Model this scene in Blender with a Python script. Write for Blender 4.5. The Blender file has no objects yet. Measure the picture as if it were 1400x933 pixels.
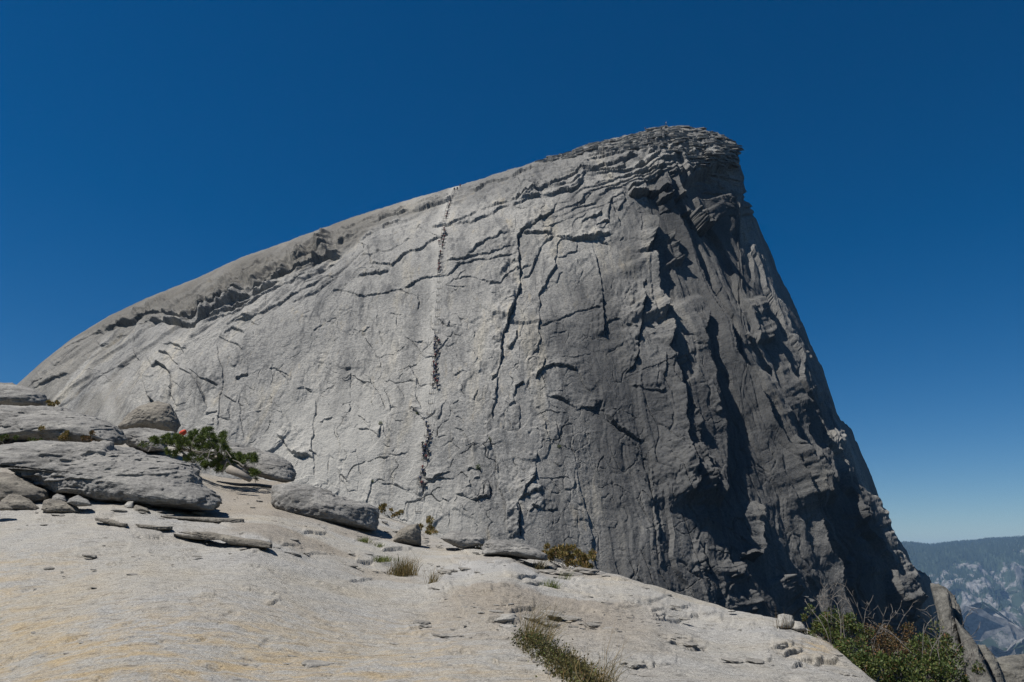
import bpy, bmesh, math, random
import numpy as np
from mathutils import Vector, Matrix

# ------------------------------------------------------------------ camera, sky, sun
SC = bpy.context.scene
COL = SC.collection
F_PX, PITCH = 1089.0, math.radians(15.08)
cam_d = bpy.data.cameras.new("camera")
cam_d.sensor_width = 36.0
cam_d.lens = F_PX / 1400.0 * 36.0
cam_d.clip_start = 0.1
cam_d.clip_end = 60000.0
cam = bpy.data.objects.new("camera", cam_d)
cam.rotation_euler = (math.pi / 2 + PITCH, 0, 0)
COL.objects.link(cam)
SC.camera = cam

SUN = Vector((-0.45, -0.13, 0.875)).normalized()
world = bpy.data.worlds.new("World")
SC.world = world
world.use_nodes = True
wn = world.node_tree
bg = wn.nodes["Background"]
sky = wn.nodes.new("ShaderNodeTexSky")
sky.sky_type = 'NISHITA'
sky.sun_disc = False
sky.sun_elevation = math.asin(SUN.z)
sky.sun_rotation = math.atan2(SUN.x, SUN.y)
sky.altitude = 2600
sky.air_density = 1.0
sky.dust_density = 1.6
sky.ozone_density = 3.0
hs = wn.nodes.new("ShaderNodeHueSaturation")
hs.inputs["Saturation"].default_value = 1.43
wn.links.new(sky.outputs[0], hs.inputs["Color"])
wn.links.new(hs.outputs[0], bg.inputs[0])
bg.inputs[1].default_value = 0.052
sun_d = bpy.data.lights.new("sun", 'SUN')
sun_d.energy = 5.0
sun_d.angle = math.radians(0.5)
sun_d.color = (1.0, 0.965, 0.91)
sun_o = bpy.data.objects.new("sun", sun_d)
sun_o.rotation_euler = SUN.to_track_quat('Z', 'Y').to_euler()
COL.objects.link(sun_o)
vs_ = SC.view_settings
vs_.view_transform = 'Standard'
vs_.look = 'None'
vs_.exposure = 0.42
vs_.gamma = 1.0
vs_.use_curve_mapping = False
SC.cycles.max_bounces = 6
SC.cycles.diffuse_bounces = 2
SC.cycles.use_denoising = True
SC.cycles.denoising_prefilter = 'NONE'
SC.cycles.volume_bounces = 0

# ------------------------------------------------------------------ small maths kit
CP, SP = math.cos(PITCH), math.sin(PITCH)
def ray(u, v):
    x = (np.asarray(u, float) - 700.0) / F_PX
    y = (466.5 - np.asarray(v, float)) / F_PX
    return np.stack([x, CP - y * SP, SP + y * CP], -1)
def at(u, v, Y):
    r = ray(u, v)
    return r * (np.asarray(Y, float) / r[..., 1])[..., None]
def V3(u, v, Y): return Vector(at(u, v, Y).tolist())

def _hash(ix, iy, iz, seed):
    h = (ix.astype(np.uint32) * np.uint32(374761393) + iy.astype(np.uint32) * np.uint32(668265263)
         + iz.astype(np.uint32) * np.uint32(2147483647 - 12345) + np.uint32((seed * 974634533) & 0xffffffff))
    h = (h ^ (h >> np.uint32(13))) * np.uint32(1274126177)
    h = h ^ (h >> np.uint32(16))
    return h.astype(np.float32) / np.float32(4294967295.0) * 2 - 1
def noise(p, seed=0):
    """smooth value noise of points p[...,3], about -1..1"""
    p = np.asarray(p, np.float32)
    i = np.floor(p); f = p - i
    f = f * f * f * (f * (f * 6 - 15) + 10)
    i = i.astype(np.int64)
    x, y, z = i[..., 0], i[..., 1], i[..., 2]
    fx, fy, fz = f[..., 0], f[..., 1], f[..., 2]
    def L(a, b, t): return a + (b - a) * t
    c = [[[ _hash(x + a, y + b, z + c_, seed) for c_ in (0, 1)] for b in (0, 1)] for a in (0, 1)]
    return L(L(L(c[0][0][0], c[1][0][0], fx), L(c[0][1][0], c[1][1][0], fx), fy),
             L(L(c[0][0][1], c[1][0][1], fx), L(c[0][1][1], c[1][1][1], fx), fy), fz)
def fbm(p, octaves=4, seed=0, gain=0.5):
    p = np.asarray(p, np.float32)
    r = 0; a = 1.0
    for k in range(octaves):
        r = r + a * noise(p * (2.03 ** k) + 17.3 * k, seed + k); a *= gain
    return r
def smooth(a, b, x):
    t = np.clip((x - a) / (b - a), 0, 1)
    return t * t * (3 - 2 * t)
class TPS:
    """thin plate spline through scattered (u,v)->w"""
    def __init__(s, pts):
        a = np.array(pts, float); s.p = a[:, :2] / 500.0; n = len(a)
        K = s._k(s.p[:, None] - s.p[None]); Q = np.c_[np.ones(n), s.p]
        A = np.block([[K + 1e-4 * np.eye(n), Q], [Q.T, np.zeros((3, 3))]])
        s.w = np.linalg.solve(A, np.r_[a[:, 2], 0, 0, 0])
    @staticmethod
    def _k(d):
        r2 = (d ** 2).sum(-1); return np.where(r2 > 0, 0.5 * r2 * np.log(r2 + 1e-20), 0)
    def __call__(s, u, v):
        q = np.stack([np.asarray(u, float), np.asarray(v, float)], -1) / 500.0
        r = s.w[-3] + s.w[-2] * q[..., 0] + s.w[-1] * q[..., 1]
        for k in range(len(s.p)): r = r + s.w[k] * s._k(q - s.p[k])
        return r
def poly_dist(U, V, pts):
    """distance to polyline, sign side (cross), fraction along"""
    pts = np.array(pts, float); seg = np.diff(pts, axis=0); ln = np.hypot(seg[:, 0], seg[:, 1]); cum = np.r_[0, np.cumsum(ln)]
    best = np.full(U.shape, 1e9); sg = np.zeros(U.shape); fr = np.zeros(U.shape)
    for k in range(len(seg)):
        du, dv = U - pts[k, 0], V - pts[k, 1]
        t = np.clip((du * seg[k, 0] + dv * seg[k, 1]) / max(ln[k] ** 2, 1e-9), 0, 1)
        d = np.hypot(du - t * seg[k, 0], dv - t * seg[k, 1])
        m = d < best
        best = np.where(m, d, best)
        sg = np.where(m, np.sign(seg[k, 0] * dv - seg[k, 1] * du), sg)
        fr = np.where(m, (cum[k] + t * ln[k]) / cum[-1], fr)
    return best, sg, fr, cum[-1]
def in_poly(U, V, pts):
    pts = np.array(pts, float); c = np.zeros(U.shape, bool); j = len(pts) - 1
    for i in range(len(pts)):
        a, b = pts[i], pts[j]
        m = ((a[1] > V) != (b[1] > V)) & (U < (b[0] - a[0]) * (V - a[1]) / (b[1] - a[1] + 1e-12) + a[0])
        c ^= m; j = i
    return c

# ------------------------------------------------------------------ mesh and object helpers
def mesh_np(name, verts, faces, mat=None, smooth_=False):
    me = bpy.data.meshes.new(name)
    verts = np.ascontiguousarray(verts, np.float32); faces = np.ascontiguousarray(faces, np.int32)
    n = faces.shape[1]
    me.vertices.add(len(verts)); me.vertices.foreach_set("co", verts.ravel())
    me.loops.add(faces.size); me.loops.foreach_set("vertex_index", faces.ravel())
    me.polygons.add(len(faces))
    me.polygons.foreach_set("loop_start", np.arange(0, faces.size, n, dtype=np.int32))
    me.polygons.foreach_set("loop_total", np.full(len(faces), n, np.int32))
    me.polygons.foreach_set("use_smooth", np.full(len(faces), smooth_, bool))
    me.update(calc_edges=True)
    if mat: me.materials.append(mat)
    return me
def grid_faces(nr, nc):
    i = np.arange(nr * nc).reshape(nr, nc)
    return np.stack([i[:-1, :-1], i[:-1, 1:], i[1:, 1:], i[1:, :-1]], -1).reshape(-1, 4)
def link(name, me, parent=None, loc=None):
    o = bpy.data.objects.new(name, me); COL.objects.link(o)
    if parent is not None: o.parent = parent
    if loc is not None: o.location = loc
    return o
def tag(o, label, cat, group=None, kind=None):
    o["label"] = label; o["category"] = cat
    if group: o["group"] = group
    if kind: o["kind"] = kind
    return o
class MB:
    """collects verts/faces of one mesh (quads and tris)"""
    def __init__(s): s.v = []; s.f = []; s.m = []
    def tube(s, pts, r0, r1=None, n=5, mat=0):
        r1 = r0 if r1 is None else r1
        pts = [Vector(p) for p in pts]; b = len(s.v)
        for k, p in enumerate(pts):
            d = (pts[min(k + 1, len(pts) - 1)] - pts[max(k - 1, 0)]).normalized()
            x = d.orthogonal().normalized(); y = d.cross(x)
            r = r0 + (r1 - r0) * k / max(len(pts) - 1, 1)
            for j in range(n):
                a = 2 * math.pi * j / n
                s.v.append(p + x * (math.cos(a) * r) + y * (math.sin(a) * r))
        for k in range(len(pts) - 1):
            for j in range(n):
                s.f.append((b + k * n + j, b + k * n + (j + 1) % n, b + (k + 1) * n + (j + 1) % n, b + (k + 1) * n + j)); s.m.append(mat)
        s.f.append(tuple(b + j for j in range(n))[::-1]); s.m.append(mat)
        e = b + (len(pts) - 1) * n
        s.f.append(tuple(e + j for j in range(n))); s.m.append(mat)
    def face(s, vs, mat=0):
        b = len(s.v); s.v += [Vector(v) for v in vs]; s.f.append(tuple(range(b, b + len(vs)))); s.m.append(mat)
    def build(s, name, mats, smooth_=False):
        me = bpy.data.meshes.new(name)
        me.from_pydata([tuple(v) for v in s.v], [], s.f)
        for m in (mats if isinstance(mats, (list, tuple)) else [mats]): me.materials.append(m)
        me.polygons.foreach_set("material_index", s.m)
        me.polygons.foreach_set("use_smooth", [smooth_] * len(s.f))
        me.update()
        return me

# ------------------------------------------------------------------ materials
def new_mat(name, rough=0.92, spec=0.25):
    m = bpy.data.materials.new(name); m.use_nodes = True
    nt = m.node_tree; b = nt.nodes["Principled BSDF"]
    b.inputs["Roughness"].default_value = rough
    b.inputs["Specular IOR Level"].default_value = spec
    return m, nt, b
def N(nt, typ, **kw):
    n = nt.nodes.new(typ)
    for k, v in kw.items():
        if k.startswith("i_"):
            key = k[2:].replace("_", " ")
            n.inputs[int(key) if key.isdigit() else key].default_value = v
        else: setattr(n, k, v)
    return n
def ramp(nt, fac, stops):
    r = nt.nodes.new("ShaderNodeValToRGB"); e = r.color_ramp.elements
    while len(e) < len(stops): e.new(0.5)
    for k, (p, c) in enumerate(stops):
        e[k].position = p; e[k].color = (*c, 1) if len(c) == 3 else c
    nt.links.new(fac, r.inputs[0]); return r.outputs[0]
def mixc(nt, fac, a, b, mode='MIX'):
    m = nt.nodes.new("ShaderNodeMix"); m.data_type = 'RGBA'; m.blend_type = mode
    for s, val in ((0, fac), (6, a), (7, b)):
        if hasattr(val, "links"): nt.links.new(val, m.inputs[s])
        else: m.inputs[s].default_value = val if not isinstance(val, tuple) else (*val[:3], 1)
    return m.outputs[2]
def coords(nt, scale=(1, 1, 1), rot=(0, 0, 0)):
    tc = N(nt, "ShaderNodeTexCoord"); mp = N(nt, "ShaderNodeMapping")
    mp.inputs["Scale"].default_value = scale; mp.inputs["Rotation"].default_value = rot
    nt.links.new(tc.outputs["Object"], mp.inputs[0]); return mp.outputs[0]
def nz(nt, vec, scale, detail=5, rough=0.6, dist=0.0):
    n = N(nt, "ShaderNodeTexNoise"); n.inputs["Scale"].default_value = scale
    n.inputs["Detail"].default_value = detail; n.inputs["Roughness"].default_value = rough; n.inputs["Distortion"].default_value = dist
    nt.links.new(vec, n.inputs["Vector"]); return n.outputs[0]
def attr(nt, name):
    a = N(nt, "ShaderNodeAttribute", attribute_name=name); return a.outputs["Fac"]
def bump(nt, b, h, strength, dist):
    n = N(nt, "ShaderNodeBump"); n.inputs["Strength"].default_value = strength; n.inputs["Distance"].default_value = dist
    nt.links.new(h, n.inputs["Height"]); nt.links.new(n.outputs[0], b.inputs["Normal"])

def dome_material():
    m, nt, b = new_mat("dome_granite", 0.95, 0.15)
    o = coords(nt)
    big = nz(nt, o, 0.018, 5, 0.6)
    c = ramp(nt, big, [(0.3, (0.19, 0.186, 0.176)), (0.5, (0.25, 0.243, 0.227)), (0.7, (0.31, 0.298, 0.272))])
    stv = coords(nt, (1.0, 0.25, 0.16))
    st = nz(nt, stv, 0.16, 6, 0.62, 0.4)
    c = mixc(nt, 1.0, c, ramp(nt, st, [(0.32, (0.55, 0.56, 0.58)), (0.46, (0.95, 0.95, 0.95)), (0.55, (1, 1, 1)), (0.68, (1.25, 1.2, 1.1))]), 'MULTIPLY')
    fine = nz(nt, o, 1.6, 6, 0.75)
    wk = nz(nt, coords(nt, (1.3, 0.5, 0.10)), 0.33, 5, 0.6, 0.2)
    c = mixc(nt, 1.0, c, ramp(nt, wk, [(0.36, (0.62, 0.63, 0.65)), (0.45, (1, 1, 1)), (0.62, (1.0, 1.0, 1.0)), (0.72, (1.16, 1.08, 0.95))]), 'MULTIPLY')
    c = mixc(nt, 1.0, c, ramp(nt, fine, [(0.3, (0.45, 0.45, 0.46)), (0.5, (1, 1, 1)), (0.72, (1.48, 1.46, 1.43))]), 'MULTIPLY')
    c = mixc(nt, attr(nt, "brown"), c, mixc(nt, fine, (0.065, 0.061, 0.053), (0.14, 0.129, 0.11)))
    c = mixc(nt, attr(nt, "lichen_shade"), c, mixc(nt, fine, (0.030, 0.0305, 0.031), (0.088, 0.088, 0.087)))  # lichened tone, set low to deepen the right wall's shade
    c = mixc(nt, attr(nt, "pale"), c, mixc(nt, fine, (0.31, 0.30, 0.272), (0.41, 0.394, 0.36)))
    nt.links.new(c, b.inputs["Base Color"])
    bump(nt, b, nz(nt, o, 2.2, 6, 0.75), 0.7, 0.45)
    return m
def ground_material():
    m, nt, b = new_mat("slab_granite", 0.93, 0.2)
    o = coords(nt)
    warm = nz(nt, o, 0.22, 5, 0.65, 0.3)
    c = ramp(nt, warm, [(0.36, (0.325, 0.317, 0.30)), (0.52, (0.335, 0.318, 0.285)), (0.66, (0.345, 0.312, 0.257))])
    tan = N(nt, "ShaderNodeMath", operation='MULTIPLY')
    nt.links.new(attr(nt, "tan"), tan.inputs[0])
    nt.links.new(ramp(nt, nz(nt, coords(nt, (1, 2.0, 1)), 1.3, 6, 0.7, 0.5), [(0.42, (0, 0, 0)), (0.62, (1, 1, 1))]), tan.inputs[1])
    c = mixc(nt, tan.outputs[0], c, (0.38, 0.295, 0.18))
    c = mixc(nt, attr(nt, "dirt"), c, mixc(nt, nz(nt, o, 5, 5, 0.7), (0.21, 0.178, 0.138), (0.29, 0.252, 0.206)))
    sp = nz(nt, o, 24, 6, 0.9)
    c = mixc(nt, 1.0, c, ramp(nt, sp, [(0.36, (0.30, 0.30, 0.31)), (0.46, (0.9, 0.9, 0.9)), (0.55, (1.05, 1.05, 1.05)), (0.66, (1.6, 1.6, 1.6))]), 'MULTIPLY')
    md = nz(nt, coords(nt, (1, 3.0, 3.0)), 2.6, 7, 0.75)
    c = mixc(nt, 1.0, c, ramp(nt, md, [(0.32, (0.55, 0.54, 0.53)), (0.46, (1, 1, 1)), (0.7, (1.12, 1.12, 1.12))]), 'MULTIPLY')
    nt.links.new(c, b.inputs["Base Color"])
    h = N(nt, "ShaderNodeMath", operation='ADD')
    nt.links.new(nz(nt, o, 26, 5, 0.8), h.inputs[0]); nt.links.new(nz(nt, coords(nt, (1, 2.5, 2.5)), 3.5, 6, 0.7), h.inputs[1])
    bump(nt, b, h.outputs[0], 0.8, 0.07)
    return m
def boulder_material(name, dark, mid, light, scale=1.0):
    m, nt, b = new_mat(name, 0.95, 0.15)
    o = coords(nt)
    a = nz(nt, coords(nt, (0.55, 1.2, 2.2)), 0.9 * scale, 7, 0.72, 0.4)
    c = ramp(nt, a, [(0.34, dark), (0.5, mid), (0.68, light)])
    f = nz(nt, o, 9 * scale, 6, 0.8)
    c = mixc(nt, 1.0, c, ramp(nt, f, [(0.32, (0.5, 0.5, 0.5)), (0.48, (0.98, 0.98, 0.98)), (0.7, (1.35, 1.34, 1.32))]), 'MULTIPLY')
    nt.links.new(c, b.inputs["Base Color"])
    h = N(nt, "ShaderNodeMath", operation='ADD')
    nt.links.new(a, h.inputs[0]); nt.links.new(f, h.inputs[1])
    bump(nt, b, h.outputs[0], 0.75, 0.09 / scale)
    return m
def leaf_material(name, stops, trans=0.25):
    m, nt, b = new_mat(name, 0.6, 0.3)
    g = N(nt, "ShaderNodeNewGeometry")
    c = ramp(nt, g.outputs["Random Per Island"], stops)
    nt.links.new(c, b.inputs["Base Color"])
    t = N(nt, "ShaderNodeBsdfTranslucent"); nt.links.new(c, t.inputs[0])
    x = N(nt, "ShaderNodeMixShader"); x.inputs[0].default_value = trans
    nt.links.new(b.outputs[0], x.inputs[1]); nt.links.new(t.outputs[0], x.inputs[2])
    nt.links.new(x.outputs[0], nt.nodes["Material Output"].inputs[0])
    return m
def plain(name, col, rough=0.8, var=0.25, scale=8.0):
    m, nt, b = new_mat(name, rough)
    f = nz(nt, coords(nt), scale, 4, 0.6)
    c = ramp(nt, f, [(0.3, tuple(x * (1 - var) for x in col)), (0.7, tuple(x * (1 + var) for x in col))])
    nt.links.new(c, b.inputs["Base Color"]); return m

M_DOME = dome_material()
M_GROUND = ground_material()
M_BOULDER = boulder_material("weathered_granite", (0.105, 0.102, 0.096), (0.205, 0.198, 0.186), (0.30, 0.288, 0.262))
M_BROWN = boulder_material("brown_granite", (0.11, 0.10, 0.088), (0.175, 0.159, 0.135), (0.245, 0.224, 0.187), 1.3)
M_STONE = boulder_material("pale_granite", (0.2, 0.19, 0.174), (0.285, 0.27, 0.243), (0.36, 0.344, 0.312), 2.5)
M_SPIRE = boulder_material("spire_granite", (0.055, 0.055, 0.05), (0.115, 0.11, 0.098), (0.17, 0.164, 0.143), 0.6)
M_LEAF = leaf_material("shrub_leaves", [(0.0, (0.03, 0.05, 0.014)), (0.45, (0.065, 0.095, 0.022)), (0.8, (0.11, 0.135, 0.035)), (0.92, (0.14, 0.125, 0.04)), (1.0, (0.17, 0.06, 0.03))])
M_RUST = leaf_material("rusty_leaves", [(0.0, (0.045, 0.04, 0.014)), (0.5, (0.085, 0.065, 0.025)), (0.85, (0.16, 0.085, 0.035)), (1.0, (0.26, 0.15, 0.07))])
M_HEATH = leaf_material("heath_leaves", [(0.0, (0.06, 0.07, 0.016)), (0.4, (0.16, 0.13, 0.04)), (0.8, (0.29, 0.21, 0.08)), (1.0, (0.34, 0.21, 0.10))])
M_NEEDLE = leaf_material("pine_needles", [(0.0, (0.026, 0.042, 0.010)), (0.5, (0.07, 0.105, 0.016)), (1.0, (0.14, 0.175, 0.03))], 0.2)
M_GRASS = leaf_material("dry_grass", [(0.0, (0.045, 0.055, 0.014)), (0.4, (0.13, 0.10, 0.035)), (0.8, (0.25, 0.175, 0.07)), (1.0, (0.36, 0.27, 0.13))])
M_GRASSG = leaf_material("green_grass", [(0.0, (0.04, 0.07, 0.012)), (0.5, (0.10, 0.13, 0.025)), (1.0, (0.2, 0.18, 0.06))])
M_TWIG = plain("grey_twig", (0.14, 0.125, 0.11), 0.9)
M_BARK = plain("bleached_wood", (0.20, 0.178, 0.15), 0.9)
M_CUSH = leaf_material("cushion_leaves", [(0.0, (0.02, 0.022, 0.008)), (0.45, (0.055, 0.05, 0.016)), (0.75, (0.10, 0.085, 0.025)), (0.9, (0.08, 0.11, 0.02)), (1.0, (0.16, 0.09, 0.04))])
M_STEEL = plain("weathered_steel", (0.16, 0.16, 0.165), 0.5)
M_PLANK = plain("grey_plank", (0.20, 0.17, 0.13), 0.9)
#@@DOME
# ------------------------------------------------------------------ the granite dome
SKY = [(-200, 800), (-60, 640), (0, 556), (24, 525), (60, 493), (100, 462), (150, 432), (200, 408), (270, 380), (330, 352), (380, 335), (430, 316),
       (500, 291), (560, 273), (620, 256), (680, 238), (740, 219), (780, 208), (800, 199), (830, 192), (870, 183), (905, 173),
       (935, 172), (970, 179), (990, 186), (1001, 193), (1008, 203), (1012, 222), (1014, 255), (1018, 270), (1030, 290), (1038, 310), (1052, 342),
       (1064, 370), (1080, 402), (1094, 437), (1107, 466), (1121, 496), (1133, 530), (1144, 566), (1150, 576), (1164, 588), (1172, 606), (1182, 630),
       (1192, 652), (1204, 690), (1219, 719), (1235, 745), (1247, 772), (1256, 783), (1265, 784), (1274, 797), (1282, 840), (1296, 900), (1330, 1000)]
SKYA = np.array(SKY, float)
def gsil(u):
    a = np.array([(-300, 540), (0, 555), (60, 562), (150, 592), (250, 615), (275, 648), (340, 655), (400, 662), (440, 680), (520, 703), (545, 712), (600, 735),
                  (660, 752), (740, 766), (820, 779), (880, 797), (950, 820), (1000, 833), (1060, 844), (1095, 853), (1130, 876), (1160, 901), (1200, 934),
                  (1230, 970), (1300, 1060), (1400, 1200), (1600, 1500)], float)
    return np.interp(u, a[:, 0], a[:, 1])
dome_base = TPS([(u, v, math.log(Y)) for u, v, Y in [
    (575, 700, 190), (585, 600, 199), (593, 500, 213), (598, 400, 232), (610, 320, 252), (625, 258, 272),
    (400, 660, 194), (400, 600, 202), (400, 500, 218), (400, 400, 238), (400, 330, 256),
    (250, 640, 200), (250, 560, 210), (250, 450, 230), (250, 390, 250), (100, 640, 214), (100, 560, 226), (120, 460, 248), (30, 530, 244), (30, 620, 230),
    (500, 300, 262), (-100, 700, 250),
    (700, 720, 186), (800, 760, 186), (900, 780, 190), (1000, 820, 198), (1100, 850, 213), (1200, 860, 234), (1290, 880, 262),
    (700, 600, 199), (800, 600, 204), (900, 600, 212), (1000, 600, 225), (1100, 600, 241), (1150, 600, 254),
    (700, 450, 221), (800, 450, 226), (900, 450, 234), (1000, 450, 247), (1080, 450, 261),
    (750, 330, 250), (850, 330, 256), (950, 330, 268), (1020, 330, 284),
    (800, 240, 274), (900, 220, 282), (980, 220, 290), (905, 180, 296)]])

NU, NV = 1330, 620
us = np.linspace(-30, 1312, NU)
rng = np.random.default_rng(7)
jag = fbm(np.stack([us / 9.0, us * 0, us * 0 + 3.3], -1), 4, 5, 0.65)
jamp = np.interp(us, [0, 300, 700, 800, 1010, 1030, 1140, 1250, 1300], [0.3, 0.4, 1.0, 2.0, 2.0, 2.5, 3.0, 3.0, 3])
vsm = np.interp(us, SKYA[:, 0], SKYA[:, 1])
vsky = vsm + jag * jamp
vbase = np.maximum(gsil(us) + 70, vsky + 40)
tt = np.linspace(0, 1, NV)
U = np.repeat(us[None], NV, 0)
Vv = vsky[None] + (vbase - vsky)[None] * tt[:, None]
# distance to the skyline rounds the form away at its edge
sk = SKYA[::1]
dist, _, _, _ = poly_dist(U, Vv, sk)
qd = Vv - vsm[None]
dist = np.where(qd < 0, 0, dist)
W = np.interp(U, [0, 300, 620, 900, 1010, 1050, 1300], [150, 130, 100, 50, 30, 90, 70])
E = np.interp(U, [0, 300, 620, 900, 1010, 1050, 1300], [60, 60, 42, 13, 8, 40, 30])
t_ = np.clip(dist / W, 0, 1)
Yb = np.exp(dome_base(U, Vv)) + E * (1 - np.sqrt(np.clip(1 - (1 - t_) ** 2, 0, 1)))
zig = fbm(np.stack([Vv / 5.0, U * 0, U * 0], -1), 3, 9, 0.6) * 5.0 * smooth(985, 1012, U) * (Vv < 300)
base = at(U + zig, Vv, Yb)
# smoothed normal of the base form, towards the viewer
def grid_normals(P):
    a = np.gradient(P, axis=1); b = np.gradient(P, axis=0)
    n = np.cross(b, a); n /= np.linalg.norm(n, axis=-1, keepdims=True) + 1e-12
    flip = (n * P).sum(-1) > 0
    n[flip] *= -1
    return n
def blur(A, k):
    for ax in (0, 1):
        pad = [(0, 0)] * A.ndim; pad[ax] = (k, k)
        c = np.cumsum(np.pad(A, pad, mode='edge'), axis=ax)
        n = A.shape[ax]
        sl = lambda s, e: tuple(slice(s, e) if i == ax else slice(None) for i in range(A.ndim))
        A = (c[sl(2 * k, 2 * k + n)] - np.concatenate([np.zeros_like(c[sl(0, 1)]), c[sl(0, n - 1)]], ax)) / (2 * k + 1)
    return A
nrm = blur(grid_normals(base), 8)
nrm /= np.linalg.norm(nrm, axis=-1, keepdims=True)

px = np.stack([U, Vv, np.zeros_like(U)], -1)
# wobble the traced lines so that they run like broken rock
wu = fbm(px / 16.0, 3, 31) * 2.2 + noise(px / 3.5, 41) * 0.7
wv = fbm(px / 16.0, 3, 37) * 2.2 + noise(px / 3.5, 43) * 0.7
calm_l = 0.45 + 0.55 * smooth(330, 520, U + (Vv - 380) * 0.6)
Uw, Vw = U + wu * calm_l, Vv + wv * calm_l
D = np.zeros_like(U)
VAR = fbm(px / 15.0 + 5.5, 3, 47, 0.6)
def step(pts, h, L=30, bright=False, groove=None, ends=0.12, grid=None, gw=1.8, soft=0.9):
    """one sheet edge: raised on the uphill/sunward side (bright: on the other side)"""
    global D
    Ug, Vg, Dg = (Uw, Vw, D) if grid is None else grid
    pts = np.array(pts, float)
    seg = np.diff(pts, axis=0)
    # side: +1 means raised where cross>0
    nx, ny = -seg[:, 1].sum(), seg[:, 0].sum()       # direction of cross>0
    s = 1.0 if (nx * -0.55 + ny * -0.83) > 0 else -1.0
    if bright: s = -s
    R = 3.2 * L + 6
    uu = Ug[0] if grid is None else Ug[0]
    c = np.where((Ug.max(0) > pts[:, 0].min() - R) & (Ug.min(0) < pts[:, 0].max() + R))[0]
    if len(c) == 0: return
    c0, c1 = c[0], c[-1] + 1
    sub_v = Vg[:, c0:c1]
    r = np.where((sub_v.max(1) > pts[:, 1].min() - R) & (sub_v.min(1) < pts[:, 1].max() + R))[0]
    if len(r) == 0: return
    r0, r1 = r[0], r[-1] + 1
    d, sg, f, _ = poly_dist(Ug[r0:r1, c0:c1], Vg[r0:r1, c0:c1], pts)
    e = max(ends, 1e-3)
    tap = smooth(0, e, f) * smooth(0, e, 1 - f)
    side = sg * s
    if h < 2.6: h = h * (0.6 if h < 0.8 else 0.75)
    up = np.clip((np.exp(-d / L) - 0.04) / 0.96, 0, None)
    if grid is not None: var = 1.0
    elif h < 2.2:
        var = np.clip(0.85 + 0.75 * VAR[r0:r1, c0:c1], 0.15, 1.5)
    else:
        kk = fbm(np.stack([f * 9, f * 0 + h, f * 0], -1), 3, 53)
        var = 1 + 0.35 * kk
    aa = smooth(-soft, soft, side * d)
    add = h * up * aa * tap * var
    g = (0.35 * h + 0.12) if groove is None else groove
    add -= np.where(side > 0, 0, g * np.exp(-(d / gw) ** 2)) * tap * var
    Dg[r0:r1, c0:c1] += add
Z = {'A': (0, 340), 'B': (400, 200), 'C': (400, 440), 'D': (700, 150), 'E': (800, 400), 'F': (880, 600)}
def T(z, h, *pts, **kw):
    x0, y0 = Z[z]
    step([(x0 + a * 0.3143, y0 + b * 0.3143) for a, b in pts], h, **kw)

# left flank: the long overhanging roof and the sheets below it
T('A', 2.3, (395, 388), (440, 360), (520, 333), (585, 320), (600, 304), (640, 288), (720, 279), (770, 294), (830, 302), (850, 288), (920, 246), (1000, 204), (1080, 176), (1150, 146), (1250, 106), (1400, 48), (1520, 0), L=70, ends=0.1, groove=1.2, gw=2.5)
T('A', 2.3, (590, 338), (640, 318), (700, 304), (770, 318), (840, 328), (860, 306), (930, 268), (1010, 226), (1090, 196), (1150, 172), L=20, ends=0.15, groove=2.2, gw=4)
T('A', 2.2, (840, 318), (880, 300), (950, 272), (1020, 236), (1100, 204), (1180, 164), (1240, 138), L=14, ends=0.2, groove=1.6, gw=3)
T('A', 0.9, (150, 512), (240, 455), (330, 410), (400, 378), (470, 352), (540, 334), L=22, ends=0.2)
T('A', 0.6, (60, 600), (130, 520), (220, 440), (300, 385), (380, 340), L=14, ends=0.2)
T('A', 0.6, (300, 410), (380, 370), (450, 330), (520, 295), (600, 262), L=14, ends=0.2)
T('A', 1.0, (850, 340), (940, 290), (1050, 258), (1130, 210), (1230, 160), (1310, 118), (1400, 88), (1480, 55), L=14)
T('A', 0.8, (1060, 175), (1130, 140), (1200, 110), (1290, 70), (1345, 36), L=18)
T('A', 0.9, (145, 618), (180, 595), (225, 575), (300, 538), L=30)
T('A', 0.6, (228, 518), (280, 470), (348, 418), L=25)
T('A', 0.5, (205, 482), (260, 445), (300, 430), L=20)
T('A', 0.5, (120, 605), (150, 588), (190, 562), L=18)
T('A', 0.5, (405, 580), (450, 545), (510, 515), (562, 488), L=25)
T('A', 0.5, (490, 308), (540, 278), (580, 260), L=20)
T('A', 0.5, (435, 425), (470, 402), L=12)
T('A', 0.5, (505, 385), (550, 362), L=12)
T('A', 0.7, (600, 305), (580, 380), (582, 440), (592, 475), (620, 492), L=14, bright=True)
T('A', 0.9, (705, 425), (745, 418), (785, 430), (805, 470), L=10)
T('A', 1.0, (690, 455), (730, 462), (760, 490), (778, 505), L=10)
T('A', 1.6, (660, 522), (690, 503), (722, 520), (745, 545), L=12)
T('A', 1.3, (635, 620), (650, 655), (690, 690), (715, 702), L=14)
T('A', 0.8, (742, 540), (745, 600), (738, 660), L=14)
T('A', 0.6, (622, 500), (620, 560), (640, 640), L=14, bright=True)
T('A', 0.9, (820, 530), (860, 600), (885, 660), (905, 700), L=9)
T('A', 0.7, (845, 560), (880, 630), (890, 690), L=6)
T('A', 0.9, (815, 515), (870, 560), (950, 595), L=12)
T('A', 0.7, (775, 515), (830, 545), L=9)
T('A', 0.7, (980, 335), (1030, 310), (1092, 292), L=12)
T('A', 0.5, (1088, 308), (1125, 332), L=8)
T('A', 0.8, (970, 370), (1010, 342), (1040, 348), (1065, 368), L=10)
T('A', 0.7, (945, 378), (1000, 395), (1040, 418), (1052, 445), L=12)
T('A', 0.6, (815, 388), (850, 377), L=8)
T('A', 1.1, (1022, 562), (1055, 552), (1086, 549), L=10)
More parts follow.
